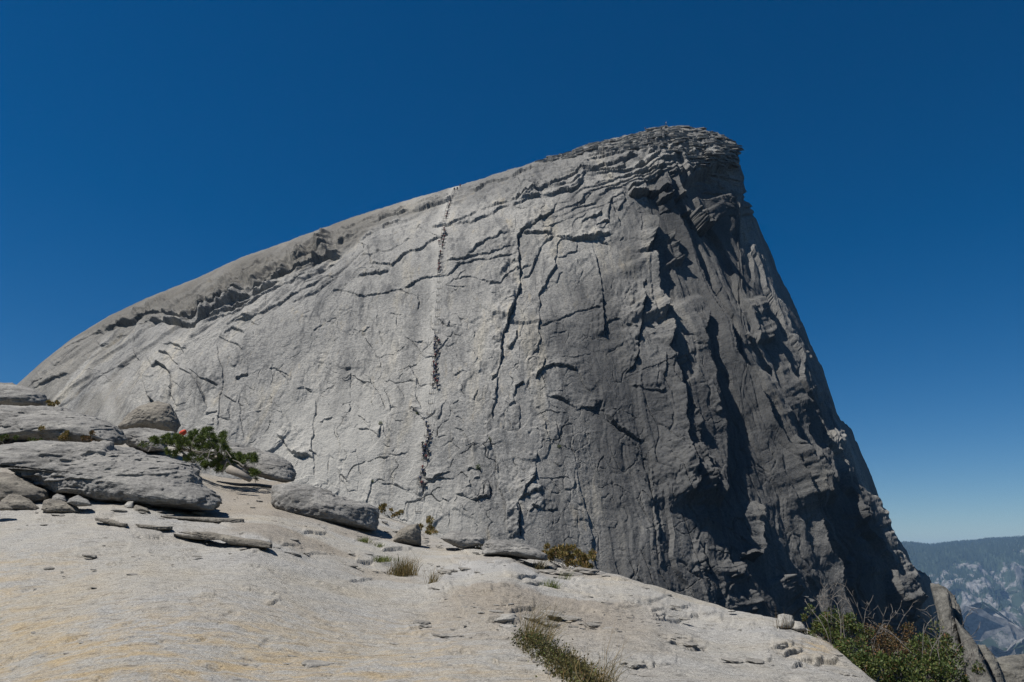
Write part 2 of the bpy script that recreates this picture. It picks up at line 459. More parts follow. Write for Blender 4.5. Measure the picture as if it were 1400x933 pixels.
T('A', 0.7, (940, 390), (948, 470), (968, 530), (965, 620), (950, 690), (945, 790), L=14)
T('A', 0.7, (970, 630), (1010, 660), (1032, 668), L=10)
T('A', 0.6, (1040, 650), (1045, 760), (1062, 840), L=12)
T('A', 0.7, (890, 720), (945, 712), L=9)
T('A', 0.5, (1070, 620), (1082, 700), (1080, 840), L=10, bright=True)
T('A', 0.4, (1160, 525), (1200, 520), (1265, 548), L=10)
T('A', 0.5, (1295, 622), (1352, 612), L=8)
T('A', 1.0, (1195, 805), (1230, 830), (1262, 885), (1292, 900), (1342, 895), L=10)
T('A', 0.8, (1340, 880), (1360, 885), (1385, 905), L=6)
T('A', 0.6, (770, 690), (745, 640), (738, 600), L=8, bright=True)
T('A', 0.5, (1130, 400), (1100, 440), (1060, 470), (1040, 520), L=16, bright=True)
T('A', 0.5, (1180, 640), (1190, 700), (1170, 760), L=12, bright=True)
# upper middle, left and right of the cables
T('B', 1.5, (0, 530), (60, 495), (130, 460), (210, 425), (270, 383), L=22)
T('B', 1.6, (0, 565), (70, 522), (140, 490), (220, 463), L=20)
T('B', 0.7, (0, 600), (100, 555), (195, 503), L=14)
T('B', 0.4, (85, 575), (140, 580), (225, 571), L=10)
T('B', 1.0, (228, 592), (260, 575), (320, 567), (380, 560), (425, 538), L=16)
T('B', 0.75, (155, 648), (180, 630), (210, 625), (240, 640), (290, 657), (350, 645), (420, 632), (470, 630), (528, 648), L=20)
T('B', 0.8, (470, 627), (520, 600), (580, 575), (640, 565), (700, 552), (720, 520), (745, 495), L=18)
T('B', 0.6, (275, 492), (350, 470), (420, 450), (535, 403), L=20)
T('B', 0.8, (310, 520), (380, 520), (440, 515), (480, 480), (540, 455), (590, 420), (640, 395), (690, 372), L=20)
T('B', 1.3, (290, 415), (360, 375), (420, 345), (480, 322), L=16)
T('B', 1.7, (300, 360), (370, 330), (440, 300), (520, 285), (580, 268), (650, 245), (700, 225), (720, 208), (800, 183), (900, 150), (1000, 115), (1100, 80), (1200, 45), L=22)
T('B', 1.0, (120, 480), (180, 445), (250, 400), (290, 370), L=14)
T('B', 1.2, (0, 430), (150, 355), (300, 290), (420, 245), (560, 200), L=12)
T('B', 1.0, (30, 500), (150, 425), (210, 390), L=14)
T('B', 1.1, (598, 353), (680, 345), (740, 320), (805, 288), L=12)
T('B', 1.2, (690, 342), (790, 330), (850, 305), (900, 280), (960, 262), (1010, 250), (1060, 225), (1130, 213), L=14)
T('B', 1.5, (795, 284), (850, 270), (910, 255), (950, 240), (985, 238), (1040, 205), (1100, 185), (1150, 160), (1200, 130), (1260, 100), (1330, 86), L=26, groove=0.9)
T('B', 0.5, (970, 215), (990, 180), (1030, 150), (1085, 133), L=16)
T('B', 0.9, (655, 499), (720, 495), (780, 485), (850, 470), (920, 450), (985, 428), L=18)
T('B', 0.8, (755, 483), (810, 440), (850, 410), (910, 390), (990, 377), L=18)
T('B', 1.7, (1165, 230), (1130, 275), (1090, 320), (1040, 350), (1000, 375), (983, 402), (985, 470), (985, 530), (990, 600), (985, 640), (965, 670), (955, 720), (930, 770), (910, 830), (905, 930), L=24, groove=1.0)
T('B', 0.8, (905, 850), (890, 850), (870, 838), L=8)
T('B', 1.0, (1000, 382), (1050, 378), (1100, 380), (1130, 386), L=16)
T('B', 0.9, (850, 606), (905, 600), (930, 560), (960, 545), (985, 538), L=14)
T('B', 0.8, (928, 555), (935, 520), (965, 508), (985, 515), L=10)
T('B', 0.9, (985, 588), (1030, 570), (1050, 530), (1060, 500), (1080, 450), (1100, 410), (1145, 388), L=18)
T('B', 0.6, (965, 548), (1040, 530), L=10)
T('B', 0.9, (1195, 385), (1150, 430), (1148, 480), (1135, 540), (1112, 590), (1085, 630), (1070, 665), (1078, 740), (1075, 800), (1080, 840), (1060, 890), (1028, 935), L=18)
T('B', 0.7, (1140, 487), (1180, 475), (1232, 465), (1236, 413), L=14)
T('B', 1.0, (1236, 413), (1290, 410), (1335, 415), (1395, 445), L=20)
T('B', 0.8, (1135, 383), (1180, 405), (1260, 410), (1330, 405), (1380, 380), L=16)
T('B', 0.5, (1075, 362), (1120, 345), (1150, 325), (1235, 318), L=14)
T('B', 0.7, (1075, 782), (1130, 765), (1180, 755), (1230, 725), (1300, 710), (1350, 712), L=16)
T('B', 0.9, (1308, 445), (1330, 540), (1345, 630), (1348, 705), L=18)
T('B', 0.5, (1235, 495), (1255, 550), (1243, 600), L=14)
T('B', 0.6, (655, 600), (700, 605), (758, 622), L=8)
T('B', 0.4, (660, 602), (710, 575), (770, 570), (830, 590), (875, 607), L=12)
T('B', 0.5, (540, 648), (545, 725), L=8)
T('B', 0.4, (95, 798), (132, 773), L=8)
T('B', 0.5, (635, 752), (680, 775), (684, 750), L=8)
T('B', 0.8, (932, 882), (965, 855), (978, 792), L=10)
T('B', 0.8, (1350, 840), (1355, 790), (1390, 752), L=12)
T('B', 0.7, (1215, 268), (1250, 250), (1270, 220), (1310, 193), L=12)
T('B', 0.6, (1305, 168), (1350, 150), (1390, 143), L=10)
T('B', 0.5, (0, 640), (60, 600), (140, 560), L=20)
T('B', 1.2, (560, 262), (680, 215), (800, 165), (930, 118), (1060, 75), (1180, 30), (1290, 0), L=12)
T('B', 1.0, (640, 190), (760, 150), (900, 105), (1040, 62), (1160, 25), L=9)
T('B', 0.9, (420, 300), (540, 255), (640, 222), (720, 190), L=10)
T('B', 0.9, (1000, 250), (1080, 190), (1180, 170), (1260, 130), (1330, 110), L=10)
T('B', 0.8, (700, 520), (800, 500), (900, 485), (985, 470), L=12)
T('B', 0.7, (0, 690), (80, 640), (150, 600), (200, 575), L=14)
T('B', 0.9, (60, 470), (160, 400), (280, 345), (400, 300), (480, 272), L=12)
T('A', 0.9, (1000, 330), (1100, 290), (1220, 235), (1330, 180), (1420, 130), L=14)
T('A', 0.8, (60, 560), (110, 500), (180, 430), (250, 380), L=12)
# lower middle
T('C', 0.6, (527, 85), (560, 140), (580, 160), (640, 158), L=10)
T('C', 0.7, (500, 185), (530, 240), (562, 295), L=10)
T('C', 0.6, (708, 237), (735, 220), (765, 223), L=8)
T('C', 0.6, (628, 440), (650, 400), (668, 342), L=10)
T('C', 0.8, (540, 330), (555, 365), (562, 385), L=7)
T('C', 0.8, (528, 385), (545, 410), (568, 432), L=7)
T('C', 1.2, (862, 255), (890, 220), (910, 150), (905, 85), L=16, groove=0.7)
T('C', 0.8, (870, 440), (880, 360), (885, 290), (900, 225), L=10)
T('C', 1.4, (1055, 245), (1090, 205), (1100, 170), (1085, 138), L=14)
T('C', 1.0, (1085, 212), (1140, 195), (1200, 200), (1245, 217), L=14)
T('C', 0.6, (1238, 222), (1265, 270), (1298, 303), L=10)
T('C', 0.5, (1160, 162), (1220, 155), (1305, 144), L=12)
T('C', 1.0, (965, 315), (975, 275), (1005, 263), L=8)
T('C', 0.9, (912, 340), (940, 355), (975, 338), L=8)
T('C', 0.8, (983, 345), (992, 400), (982, 470), L=10)
T('C', 0.5, (1035, 345), (1068, 378), L=8)
T('C', 1.0, (1100, 318), (1150, 325), (1200, 350), (1228, 382), (1265, 370), (1330, 385), (1362, 392), L=14)
T('C', 0.6, (1353, 388), (1362, 430), (1405, 465), L=10)
T('C', 0.5, (925, 375), (920, 475), L=10, bright=True)
T('C', 0.9, (880, 565), (885, 650), (900, 730), (920, 770), (930, 850), (936, 940), L=14, bright=True)
T('C', 1.0, (1058, 560), (1056, 640), (1050, 690), (1020, 725), (1008, 772), L=14)
T('C', 1.6, (992, 940), (985, 850), (985, 772), L=14, groove=1.0)
T('C', 1.2, (980, 778), (1030, 760), (1060, 742), (1085, 752), L=10)
T('C', 1.2, (1035, 800), (1090, 822), (1130, 826), (1155, 818), L=10)
T('C', 0.8, (582, 697), (630, 680), (692, 648), L=9)
T('C', 0.6, (628, 687), (708, 685), L=7)
T('C', 0.9, (708, 745), (750, 765), (800, 782), (830, 765), (862, 777), L=8)
T('C', 0.8, (862, 777), (865, 740), (860, 700), (830, 660), (808, 630), L=8)
T('C', 0.7, (760, 655), (800, 640), (825, 632), L=7)
T('C', 0.6, (768, 690), (778, 725), L=6)
T('C', 0.6, (788, 687), (822, 684), L=6)
T('C', 0.6, (835, 700), (825, 760), L=6)
T('C', 0.9, (0, 588), (60, 575), (88, 592), L=8)
T('C', 0.6, (18, 307), (50, 293), (84, 303), L=8)
T('C', 0.6, (95, 330), (105, 400), (90, 450), (85, 550), (90, 695), L=14)
T('C', 0.6, (185, 635), (200, 660), (238, 705), L=9)
T('C', 0.7, (245, 380), (195, 480), (205, 560), (188, 625), L=12, bright=True)
T('C', 0.4, (408, 580), (470, 580), (515, 568), L=7)
T('C', 0.7, (378, 505), (385, 470), (392, 425), L=7)
T('C', 0.6, (383, 707), (430, 700), (474, 728), L=8)
T('C', 0.6, (325, 795), (335, 720), (347, 685), L=7)
T('C', 0.6, (228, 212), (250, 208), L=6)
T('C', 0.5, (250, 225), (246, 295), L=7)
T('C', 0.5, (238, 395), (252, 355), L=6)
T('C', 0.7, (282, 403), (332, 448), L=8)
T('C', 0.7, (285, 466), (342, 472), L=7)
T('C', 0.6, (308, 215), (340, 260), (380, 320), (402, 385), L=10)
T('C', 0.5, (388, 288), (420, 340), (427, 395), L=10)
T('C', 0.6, (415, 475), (440, 410), (505, 398), L=10, bright=True)
T('C', 0.6, (310, 215), (310, 180), (350, 168), (430, 190), L=10, bright=True)
T('C', 0.5, (460, 285), (487, 345), L=9)
T('C', 0.5, (690, 465), (690, 530), (722, 560), (690, 590), (663, 615), L=9, bright=True)
T('C', 0.5, (700, 460), (740, 480), (770, 530), (788, 575), L=9)
T('C', 0.6, (702, 335), (698, 370), (706, 405), L=8, bright=True)
T('C', 0.5, (783, 345), (802, 297), L=7)
T('C', 0.6, (836, 275), (830, 340), (798, 352), L=8, bright=True)
T('C', 0.9, (848, 485), (852, 520), (864, 555), L=8)
T('C', 0.6, (1138, 430), (1160, 500), (1198, 565), L=9)
T('C', 0.6, (1220, 575), (1220, 500), (1275, 470), L=9, bright=True)
T('C', 0.6, (1275, 470), (1287, 530), (1220, 577), L=9, bright=True)
T('C', 0.4, (1060, 682), (1205, 686), L=10)
T('C', 0.5, (1090, 430), (1115, 500), (1112, 560), L=9)
T('C', 0.5, (640, 560), (600, 620), (560, 690), (545, 760), L=20, bright=True)
# summit sheets
T('D', 1.5, (0, 420), (80, 395), (130, 375), (210, 360), (280, 340), (310, 305), (320, 282), (380, 252), (440, 235), (520, 215), (600, 200), (650, 187), (745, 152), L=14)
T('D', 1.2, (0, 300), (100, 250), (200, 215), (300, 190), (400, 180), (500, 165), (620, 150), (745, 143), L=14)
T('D', 1.2, (300, 238), (360, 225), (450, 200), (560, 185), (700, 165), (790, 153), L=10)
T('D', 1.5, (440, 283), (500, 270), (560, 250), (640, 217), (700, 205), (850, 200), L=12)
T('D', 1.2, (640, 197), (720, 190), (810, 184), L=8)
T('D', 1.5, (460, 303), (540, 285), (640, 270), (700, 270), (790, 260), L=10)
T('D', 2.2, (495, 352), (560, 342), (610, 312), (650, 288), L=14)
T('D', 3.5, (505, 375), (560, 376), (640, 381), (690, 370), L=16, groove=2.0)
T('D', 3.0, (622, 412), (650, 412), (720, 386), (778, 348), L=14, groove=1.5)
T('D', 2.0, (640, 452), (690, 448), (735, 440), L=10, groove=1.5)
T('D', 2.0, (740, 450), (770, 458), (792, 440), L=8, groove=1.5)
T('D', 2.0, (850, 212), (920, 215), (962, 213), L=10)
T('D', 1.6, (700, 262), (800, 245), (830, 225), L=10)
T('D', 0.8, (475, 520), (460, 480), (445, 450), (430, 415), (440, 395), (480, 370), L=10)
T('D', 1.0, (460, 455), (478, 430), (490, 395), (470, 350), L=8)
T('D', 1.2, (415, 280), (450, 300), (470, 330), (490, 350), L=10)
T('D', 0.8, (300, 505), (340, 480), (370, 465), (390, 440), L=10)
T('D', 0.8, (365, 525), (385, 495), (415, 485), (425, 430), (440, 395), L=10)
T('D', 0.8, (190, 548), (260, 565), (350, 570), (400, 545), (440, 545), L=14)
# buttresses and gullies of the right side: tall corners whose shadows fall down to the right
T('D', 4.0, (655, 940), (645, 850), (632, 760), (615, 690), (600, 640), (612, 560), (622, 510), (640, 480), L=34, groove=2.0, ends=0.08)
T('D', 3.0, (580, 655), (598, 600), (608, 560), L=10)
T('D', 2.0, (552, 930), (556, 850), (570, 755), L=26)
T('D', 4.0, (735, 690), (712, 620), (695, 570), (690, 530), L=16)
T('D', 7.0, (835, 545), (790, 500), (770, 450), L=20)
T('E', 3.5, (585, 940), (585, 760), (588, 640), (570, 500), (552, 380), (532, 250), (500, 195), (530, 110), (490, 0), L=60, groove=2.5, ends=0.05)
T('E', 3.0, (352, 265), (368, 200), (362, 90), (345, 0), L=16)
T('E', 2.7, (455, 940), (430, 800), (408, 660), (405, 470), (395, 380), (385, 290), (365, 180), L=24)
T('E', 3.0, (525, 940), (492, 800), (478, 690), (465, 590), (430, 480), (405, 400), L=22)
T('E', 1.8, (560, 560), (545, 480), (530, 400), L=12)
T('E', 2.0, (165, 365), (205, 330), (230, 265), (228, 190), (240, 100), (250, 0), L=16)
T('E', 1.4, (75, 200), (78, 130), (75, 0), L=14)
T('E', 1.2, (195, 420), (250, 430), (310, 450), (340, 432), L=12)
T('E', 0.8, (320, 430), (325, 380), (340, 280), L=12)
T('E', 0.7, (80, 200), (100, 130), (135, 118), (230, 175), L=14)
T('E', 0.8, (0, 505), (40, 515), (85, 520), L=12)
T('E', 1.2, (85, 540), (140, 600), (200, 640), (255, 665), L=12)
T('E', 0.8, (260, 165), (300, 165), (300, 130), L=8)
T('E', 0.6, (215, 780), (250, 810), (280, 860), L=10)
T('E', 1.2, (700, 180), (740, 210), (770, 220), L=10)
T('E', 2.6, (830, 210), (800, 100), (780, 0), L=30)
T('E', 3.0, (1000, 940), (960, 800), (900, 640), (860, 480), (820, 380), (800, 300), L=26)
T('E', 3.0, (1080, 940), (1040, 800), (980, 640), (930, 460), (880, 300), (850, 210), L=20)
T('E', 3.2, (1105, 940), (1100, 860), (1060, 700), (1010, 590), (960, 460), (900, 330), L=14)
T('E', 2.0, (1250, 940), (1200, 800), (1150, 680), (1090, 560), (1040, 440), (980, 300), (900, 130), (840, 0), L=20, ends=0.4)
T('F', 3.0, (760, 320), (730, 200), (690, 90), (650, 0), L=22)
T('F', 2.6, (965, 670), (920, 540), (880, 400), (830, 250), (790, 120), (750, 0), L=18)
T('F', 2.4, (1030, 590), (990, 480), (950, 380), (930, 290), L=14)
T('F', 3.2, (1170, 760), (1110, 600), (1050, 450), (1000, 330), (930, 180), L=22)
T('F', 2.4, (1230, 860), (1190, 740), (1150, 640), (1090, 500), (1030, 350), (960, 180), L=20)
T('F', 3.4, (410, 520), (425, 515), (480, 520), (490, 490), (500, 400), (500, 270), L=20, groove=2.5)
T('F', 3.0, (475, 770), (445, 670), (415, 590), (412, 520), L=24, groove=2.5)
T('F', 1.6, (355, 612), (410, 612), L=8)
T('F', 1.6, (372, 600), (365, 520), (345, 450), L=12)
T('F', 1.6, (262, 600), (250, 520), (235, 430), L=12)
T('F', 2.0, (190, 320), (170, 200), (150, 30), L=18)
T('F', 2.2, (280, 390), (260, 280), (240, 180), (215, 30), L=16)
T('F', 1.8, (318, 400), (300, 250), (265, 80), L=12)
T('F', 1.0, (20, 60), (25, 180), (42, 330), (55, 480), (62, 570), L=12, bright=True)
T('F', 0.6, (0, 405), (45, 400), (70, 375), L=8, bright=True)
T('F', 4.5, (590, 590), (620, 640), (700, 735), L=12, bright=True)
T('F', 2.5, (1100, 680), (1115, 740), (1150, 800), L=12, bright=True)
T('F', 0.9, (345, 720), (350, 660), (380, 640), L=10, bright=True)

# a shallow recess under the summit overhang
recess = [(935, 244), (950, 236), (985, 222), (1004, 226), (1012, 244), (1012, 262), (996, 262), (975, 266), (955, 264), (938, 256)]
rm = in_poly(Uw, Vw, recess).astype(float)
D -= 5.0 * blur(rm, 2)

# thin sheets stacked towards the summit, following the skyline
w1 = fbm(px / np.array([55.0, 22.0, 1.0]), 4, 61)
w2 = fbm(px / np.array([46.0, 7.0, 1.0]), 3, 67)
w1 = fbm(px / np.array([95.0, 26.0, 1.0]), 3, 61)
def sheets(lam, amp, mask, seed, warp=1.0):
    q = qd / lam + w1 * 0.9 * warp + w2 * 0.28 * warp + U * 0.004
    fr = q - np.floor(q)
    k = _hash(np.floor(q).astype(np.int64), (U / 75 + w1 * 2).astype(np.int64), np.zeros(U.shape, np.int64), seed) * 0.5 + 0.5
    dr = 1.7 / lam
    fr = np.where(fr < 1 - dr, (fr / (1 - dr)) ** 1.3, (1 - fr) / dr)
    return amp * mask * blur(0.35 + 0.65 * k, 1) * (fr - 0.4)
top = smooth(720, 830, U) * (1 - smooth(1004, 1022, U)) * (1 - smooth(60, 100, qd + w1 * 12))
D += sheets(10.0, 1.5, top, 71)
mid = smooth(330, 560, U) * (1 - smooth(760, 850, U)) * (1 - smooth(18, 46, qd + w1 * 10))
D += sheets(7.0, 0.8, mid, 79, 0.6)
lft = (1 - smooth(420, 520, U)) * smooth(40, 150, U) * (1 - smooth(30, 90, qd)) * smooth(0.0, 0.5, w1 + 0.25)
D += sheets(9.0, 0.35, lft, 83, 0.5)

# striations running down the smooth left shoulder
al_, pe_ = U * 0.80 - Vv * 0.60, U * 0.60 + Vv * 0.80
stri = fbm(np.stack([pe_ / 6.0 + w1 * 0.5, al_ / 140.0, U * 0 + 2.2], -1), 3, 131, 0.55)
D += np.clip(stri, -0.7, 0.12) * 1.3 * (1 - smooth(430, 560, U)) * (1 - smooth(60, 120, qd)) * smooth(30, 90, U)
# relief of the rock itself, in metres
Pb = base.astype(np.float32)
rightness = smooth(760, 980, U + (Vv - 500) * 0.25)
rough_amt = 0.5 + 0.12 * rightness
# plates bounded by joints: jittered cells, each with its own height and lean
def cells(X, Y_, seed, steep=1.0):
    """X, Y_ in cell units -> height with flat leaning plates, -1..1"""
    ix, iy = np.floor(X), np.floor(Y_)
    best = np.full(X.shape, 9.0); out = np.zeros(X.shape)
    z = np.zeros(X.shape, np.int64)
    for dx in (-1, 0, 1):
        for dy in (-1, 0, 1):
            cx, cy = (ix + dx).astype(np.int64), (iy + dy).astype(np.int64)
            jx = cx + 0.5 + 0.45 * _hash(cx, cy, z, seed); jy = cy + 0.5 + 0.45 * _hash(cx, cy, z + 1, seed)
            d = (X - jx) ** 2 + (Y_ - jy) ** 2
            h = _hash(cx, cy, z + 2, seed) + steep * (_hash(cx, cy, z + 3, seed) * (X - jx) + _hash(cx, cy, z + 4, seed) * (Y_ - jy))
            m = d < best
            out = np.where(m, h, out); best = np.where(m, d, best)
    return blur(out, 1)
def joints(X, Y_, seed, w):
    """narrow grooves along the cell borders, 0..1 (w in cell units)"""
    ix, iy = np.floor(X), np.floor(Y_); z = np.zeros(X.shape, np.int64)
    f1 = np.full(X.shape, 9.0); f2 = np.full(X.shape, 9.0); idm = np.zeros(X.shape)
    for dx in (-1, 0, 1):
        for dy in (-1, 0, 1):
            cx, cy = (ix + dx).astype(np.int64), (iy + dy).astype(np.int64)
            d = np.hypot(X - (cx + 0.5 + 0.45 * _hash(cx, cy, z, seed)), Y_ - (cy + 0.5 + 0.45 * _hash(cx, cy, z + 1, seed)))
            m = d < f1
            f2 = np.where(m, f1, np.minimum(f2, d)); f1 = np.where(m, d, f1)
    return np.exp(-((f2 - f1) / w) ** 2)
rb = smooth(950, 1060, U - 0.42 * (Vv - 520))
wx = fbm(px / 48.0, 3, 501, 0.45); wy = fbm(px / 48.0, 3, 507, 0.45)
edge = 0.12 + 0.88 * smooth(6, 80, dist)
rb = rb * edge
SU = U - 0.42 * (Vv - 500) + wx * 7; SV = Vv + wy * 40
D += cells(SU / 26.0, SV / 1100.0, 511, 1.7) * 2.6 * rb
D += cells(SU / 10.0, SV / 420.0, 513, 1.6) * 0.9 * rb
D += cells(SU / 14.0, SV / 34.0, 514, 1.2) * 0.08 * rb
D += fbm(np.stack([SU / 15.0, SV / 130.0, U * 0 + 0.5], -1), 3, 91, 0.5) * 0.9 * rb
mr = rightness * (1 - rb)
D += cells((U - 0.22 * (Vv - 500) + wx * 9) / 36.0, SV / 480.0, 517, 1.5) * 0.75 * mr
D += cells((U - 0.22 * (Vv - 500) + wx * 5) / 13.0, SV / 160.0, 519, 1.5) * 0.28 * mr
ml = 1 - rightness
lm = smooth(-0.25, 0.45, noise(Pb / 30.0, 521))
steepv = smooth(380, 520, Vv)
D += cells((U + wx * 16) / 62.0, (Vv + U * 0.35 * (1 - steepv) + wy * 16) / 46.0, 523, 0.9) * 0.34 * ml * (0.3 + 0.7 * lm)
D += cells((U + wx * 9) / 21.0, (Vv + U * 0.35 * (1 - steepv) + wy * 9) / 30.0, 527, 1.0) * 0.18 * ml * lm * smooth(230, 330, U)
jm = smooth(0.0, 0.5, fbm(px / 45.0 + 9.0, 3, 541)) * (0.35 + 0.65 * smooth(230, 330, U))
wz = fbm(px / 26.0 + 3.0, 3, 545, 0.55)
lean_u = U + wx * 26 + wz * 9; lean_v = Vv + U * 0.36 * (1 - steepv) + wy * 24 + wz * 5
D -= joints(lean_u / 88.0, lean_v / 52.0, 523, 0.017) * 0.5 * np.clip(0.7 + VAR, 0.1, 1.4) * jm * (1 - rb)
jm2 = smooth(0.0, 0.3, fbm(px / 30.0 + 21.0, 3, 547)) * smooth(230, 330, U) * (1 - rb)
D -= joints((U + wx * 14 + wz * 6) / 27.0, (Vv + wy * 14 + wz * 6) / 44.0, 557, 0.04) * 0.26 * np.clip(0.7 + VAR, 0.1, 1.4) * jm2 * smooth(340, 460, Vv)
D -= joints(SU / 22.0, SV / 150.0, 561, 0.05) * 0.8 * np.maximum(rb, mr * 0.7) * smooth(-0.2, 0.2, noise(px / 35.0, 563))
# broad scars: quantised noise leaves low curved risers
def scars(scale, amp, k, seed, mask):
    n = fbm(Pb / np.array(scale, np.float32), 3, seed, 0.45)
    q = n * k; f = q - np.floor(q)
    return (np.floor(q) + smooth(0.0, 0.10, f)) / k * amp * mask
calm = 1 - 0.65 * smooth(60, 300, 420 - U + 0 * Vv) * (Vv < 520)
D += scars((16, 30, 22), 0.42, 3.0, 101, (0.55 + 0.45 * noise(Pb / 25.0, 109)) * calm * (1 - 0.7 * rightness))
D += scars((6, 14, 11), 0.28, 2.2, 103, smooth(-0.2, 0.6, noise(Pb / 18.0, 111)) * calm * (1 - 0.7 * rightness))
D += fbm(Pb / np.array([7, 9, 22], np.float32), 3, 121) * (0.38 + 0.2 * rightness) * rough_amt
D += fbm(Pb / np.array([2.4, 2.4, 2.8], np.float32), 3, 123, 0.65) * (0.12 + 0.07 * rightness) * rough_amt
D += fbm(Pb / 0.6, 2, 125, 0.6) * 0.07 * rough_amt
# random minor flakes
rs = random.Random(5)
for k in range(170):
    u0 = rs.uniform(230, 1000); vs0 = np.interp(u0, us, vsky); vb0 = gsil(u0)
    v0 = rs.uniform(vs0 + 70, vb0)
    if u0 < 420 and v0 < 470: continue
    a = math.radians(rs.gauss(-22 if v0 < 430 else 70, 32)); ln = rs.uniform(8, 34)
    pts = []
    u1, v1 = u0, v0
    for j in range(4):
        pts.append((u1, v1)); a += rs.gauss(0, 0.45)
        u1 += math.cos(a) * ln / 3; v1 += math.sin(a) * ln / 3
    step(pts, rs.uniform(0.18, 0.5), L=rs.uniform(5, 14), bright=rs.random() < 0.4)

D *= smooth(-2, 16, dist)[...]
P = base + nrm * D[..., None]
# the far side, turning away behind the skyline
back = []
vs5 = np.convolve(np.pad(vsm, 12, mode='edge'), np.ones(25) / 25, 'valid')
tang = np.gradient(at(us, vs5, 250.0 + 0 * us), axis=0)
rr = at(us, vs5, 250.0 + 0 * us); rr /= np.linalg.norm(rr, axis=-1, keepdims=True)
ns = np.cross(tang, rr); ns /= np.linalg.norm(ns, axis=-1, keepdims=True);
for L in (4, 10, 18, 30, 45, 65, 90, 120):
    back.append(P[0] + rr * L - ns * (L * L / 130.0))
foot = [P[-1] + np.array([0, -0.35 * L, -L]) for L in (12, 40, 100, 260)]
nf = len(foot)
P_all = np.concatenate([np.array(back)[::-1], P, np.array(foot)], 0)
me = mesh_np("dome", P_all.reshape(-1, 3), grid_faces(*P_all.shape[:2]), M_DOME)
nb = len(back)
# worn cable path, lichened summit; right wall lichened, with its shade painted in
cab = np.array([(570, 705), (575, 670), (581, 620), (587, 570), (591, 520), (595, 465), (597, 420), (599, 370), (603, 335), (612, 285), (625, 256)], float)
dc = np.abs(Uw - np.interp(Vw, cab[::-1, 1], cab[::-1, 0]))
halfw = np.interp(Vv, [258, 400, 560, 640, 700], [7, 9, 12, 18, 30])
pale = np.exp(-((Uw - (np.interp(Vw, cab[::-1, 1], cab[::-1, 0]) - 0.35 * halfw)) / halfw) ** 2) * (0.80 + 0.3 * w1)
nn = fbm(Pb / np.array([14, 40, 34], np.float32), 4, 141)
pale += 0.85 * smooth(-0.1, 0.6, nn) * smooth(480, 620, Vv) * smooth(240, 330, U) * (1 - smooth(640, 760, U))
pale += 0.5 * smooth(14, 0, np.abs(U - 152 - (Vv - 560) * 0.25)) * smooth(505, 530, Vv) * 0.6
lich_shade = smooth(600, 930, U + (Vv - 450) * 0.25 + nn * 90) * (0.86 + 0.2 * nn) * smooth(20, 90, qd)  # darker rightwards: lichened rock plus the wall's shade, put into the colour
lich_shade = np.maximum(lich_shade, 0.45 * (1 - smooth(12, 50, qd + nn * 20)) * smooth(560, 700, U))
lich_shade = np.clip(lich_shade, 0, 0.92); pale = np.clip(pale, 0, 0.8) * (1 - lich_shade)
roof = np.array([(-40, 520), (60, 490), (124, 463), (183, 442), (226, 429), (262, 436), (290, 419), (361, 387), (440, 356), (520, 312), (620, 275), (720, 235)], float)
brown = smooth(10, -6, Vv - np.interp(U, roof[:, 0], roof[:, 1]) + nn * 8) * (1 - smooth(480, 700, U + nn * 60)) * (0.75 + 0.25 * nn)
brown = np.clip(np.maximum(brown, 0.55 * (1 - smooth(150, 230, U + nn * 30)) * smooth(0.0, 0.5, nn + 0.3)), 0, 0.9)
for nm, A in (("brown", brown), ("lichen_shade", lich_shade), ("pale", pale)):
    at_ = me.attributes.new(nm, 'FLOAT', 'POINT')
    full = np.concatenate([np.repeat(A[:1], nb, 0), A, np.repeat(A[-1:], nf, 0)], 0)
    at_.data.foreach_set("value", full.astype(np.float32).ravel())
dome = link("granite_dome", me); dome["kind"] = "structure"; dome["label"] = "huge grey granite dome with a sheer dark right side"
def dome_at(u, v):
    j = int(np.clip(round((u - us[0]) / (us[1] - us[0])), 0, NU - 1))
    col = P[:, j]
    x = col @ np.array([1, 0, 0]); f = col[:, 1] * CP + col[:, 2] * SP; up = -col[:, 1] * SP + col[:, 2] * CP
    vv = 466.5 - F_PX * up / f
    i = int(np.argmin(np.abs(vv - v)))
    return Vector(col[i].tolist())
# broken slabs lying on the summit, too many to count
M_SLABS = boulder_material("summit_slabs", (0.11, 0.107, 0.10), (0.20, 0.193, 0.177), (0.30, 0.289, 0.264), 0.35)
rs = random.Random(44)
mb = MB()
def plate(c, rx, ry, th, nx_, ang, r):
    n = r.randint(5, 8); ring = []
    z_ = nx_.normalized(); x_ = Vector((1, 0, 0)); x_ = (x_ - z_ * x_.dot(z_)).normalized(); y_ = z_.cross(x_)
    x2 = x_ * math.cos(ang) + y_ * math.sin(ang); y2 = -x_ * math.sin(ang) + y_ * math.cos(ang)
    for k in range(n):
        a = 2 * math.pi * (k + r.uniform(-.25, .25)) / n; q = r.uniform(.75, 1.1)
        ring.append(c + x2 * (math.cos(a) * rx * q) + y2 * (math.sin(a) * ry * q))
    top = [p + z_ * th * r.uniform(.8, 1.1) for p in ring]; top = [p.lerp(c + z_ * th, 0.06) for p in top]
    b = len(mb.v); mb.v += ring + top
    mb.f.append(tuple(range(b + n, b + 2 * n))); mb.m.append(0); mb.f.append(tuple(range(b + n - 1, b - 1, -1))); mb.m.append(0)
    for k in range(n): mb.f.append((b + k, b + (k + 1) % n, b + n + (k + 1) % n, b + n + k)); mb.m.append(0)
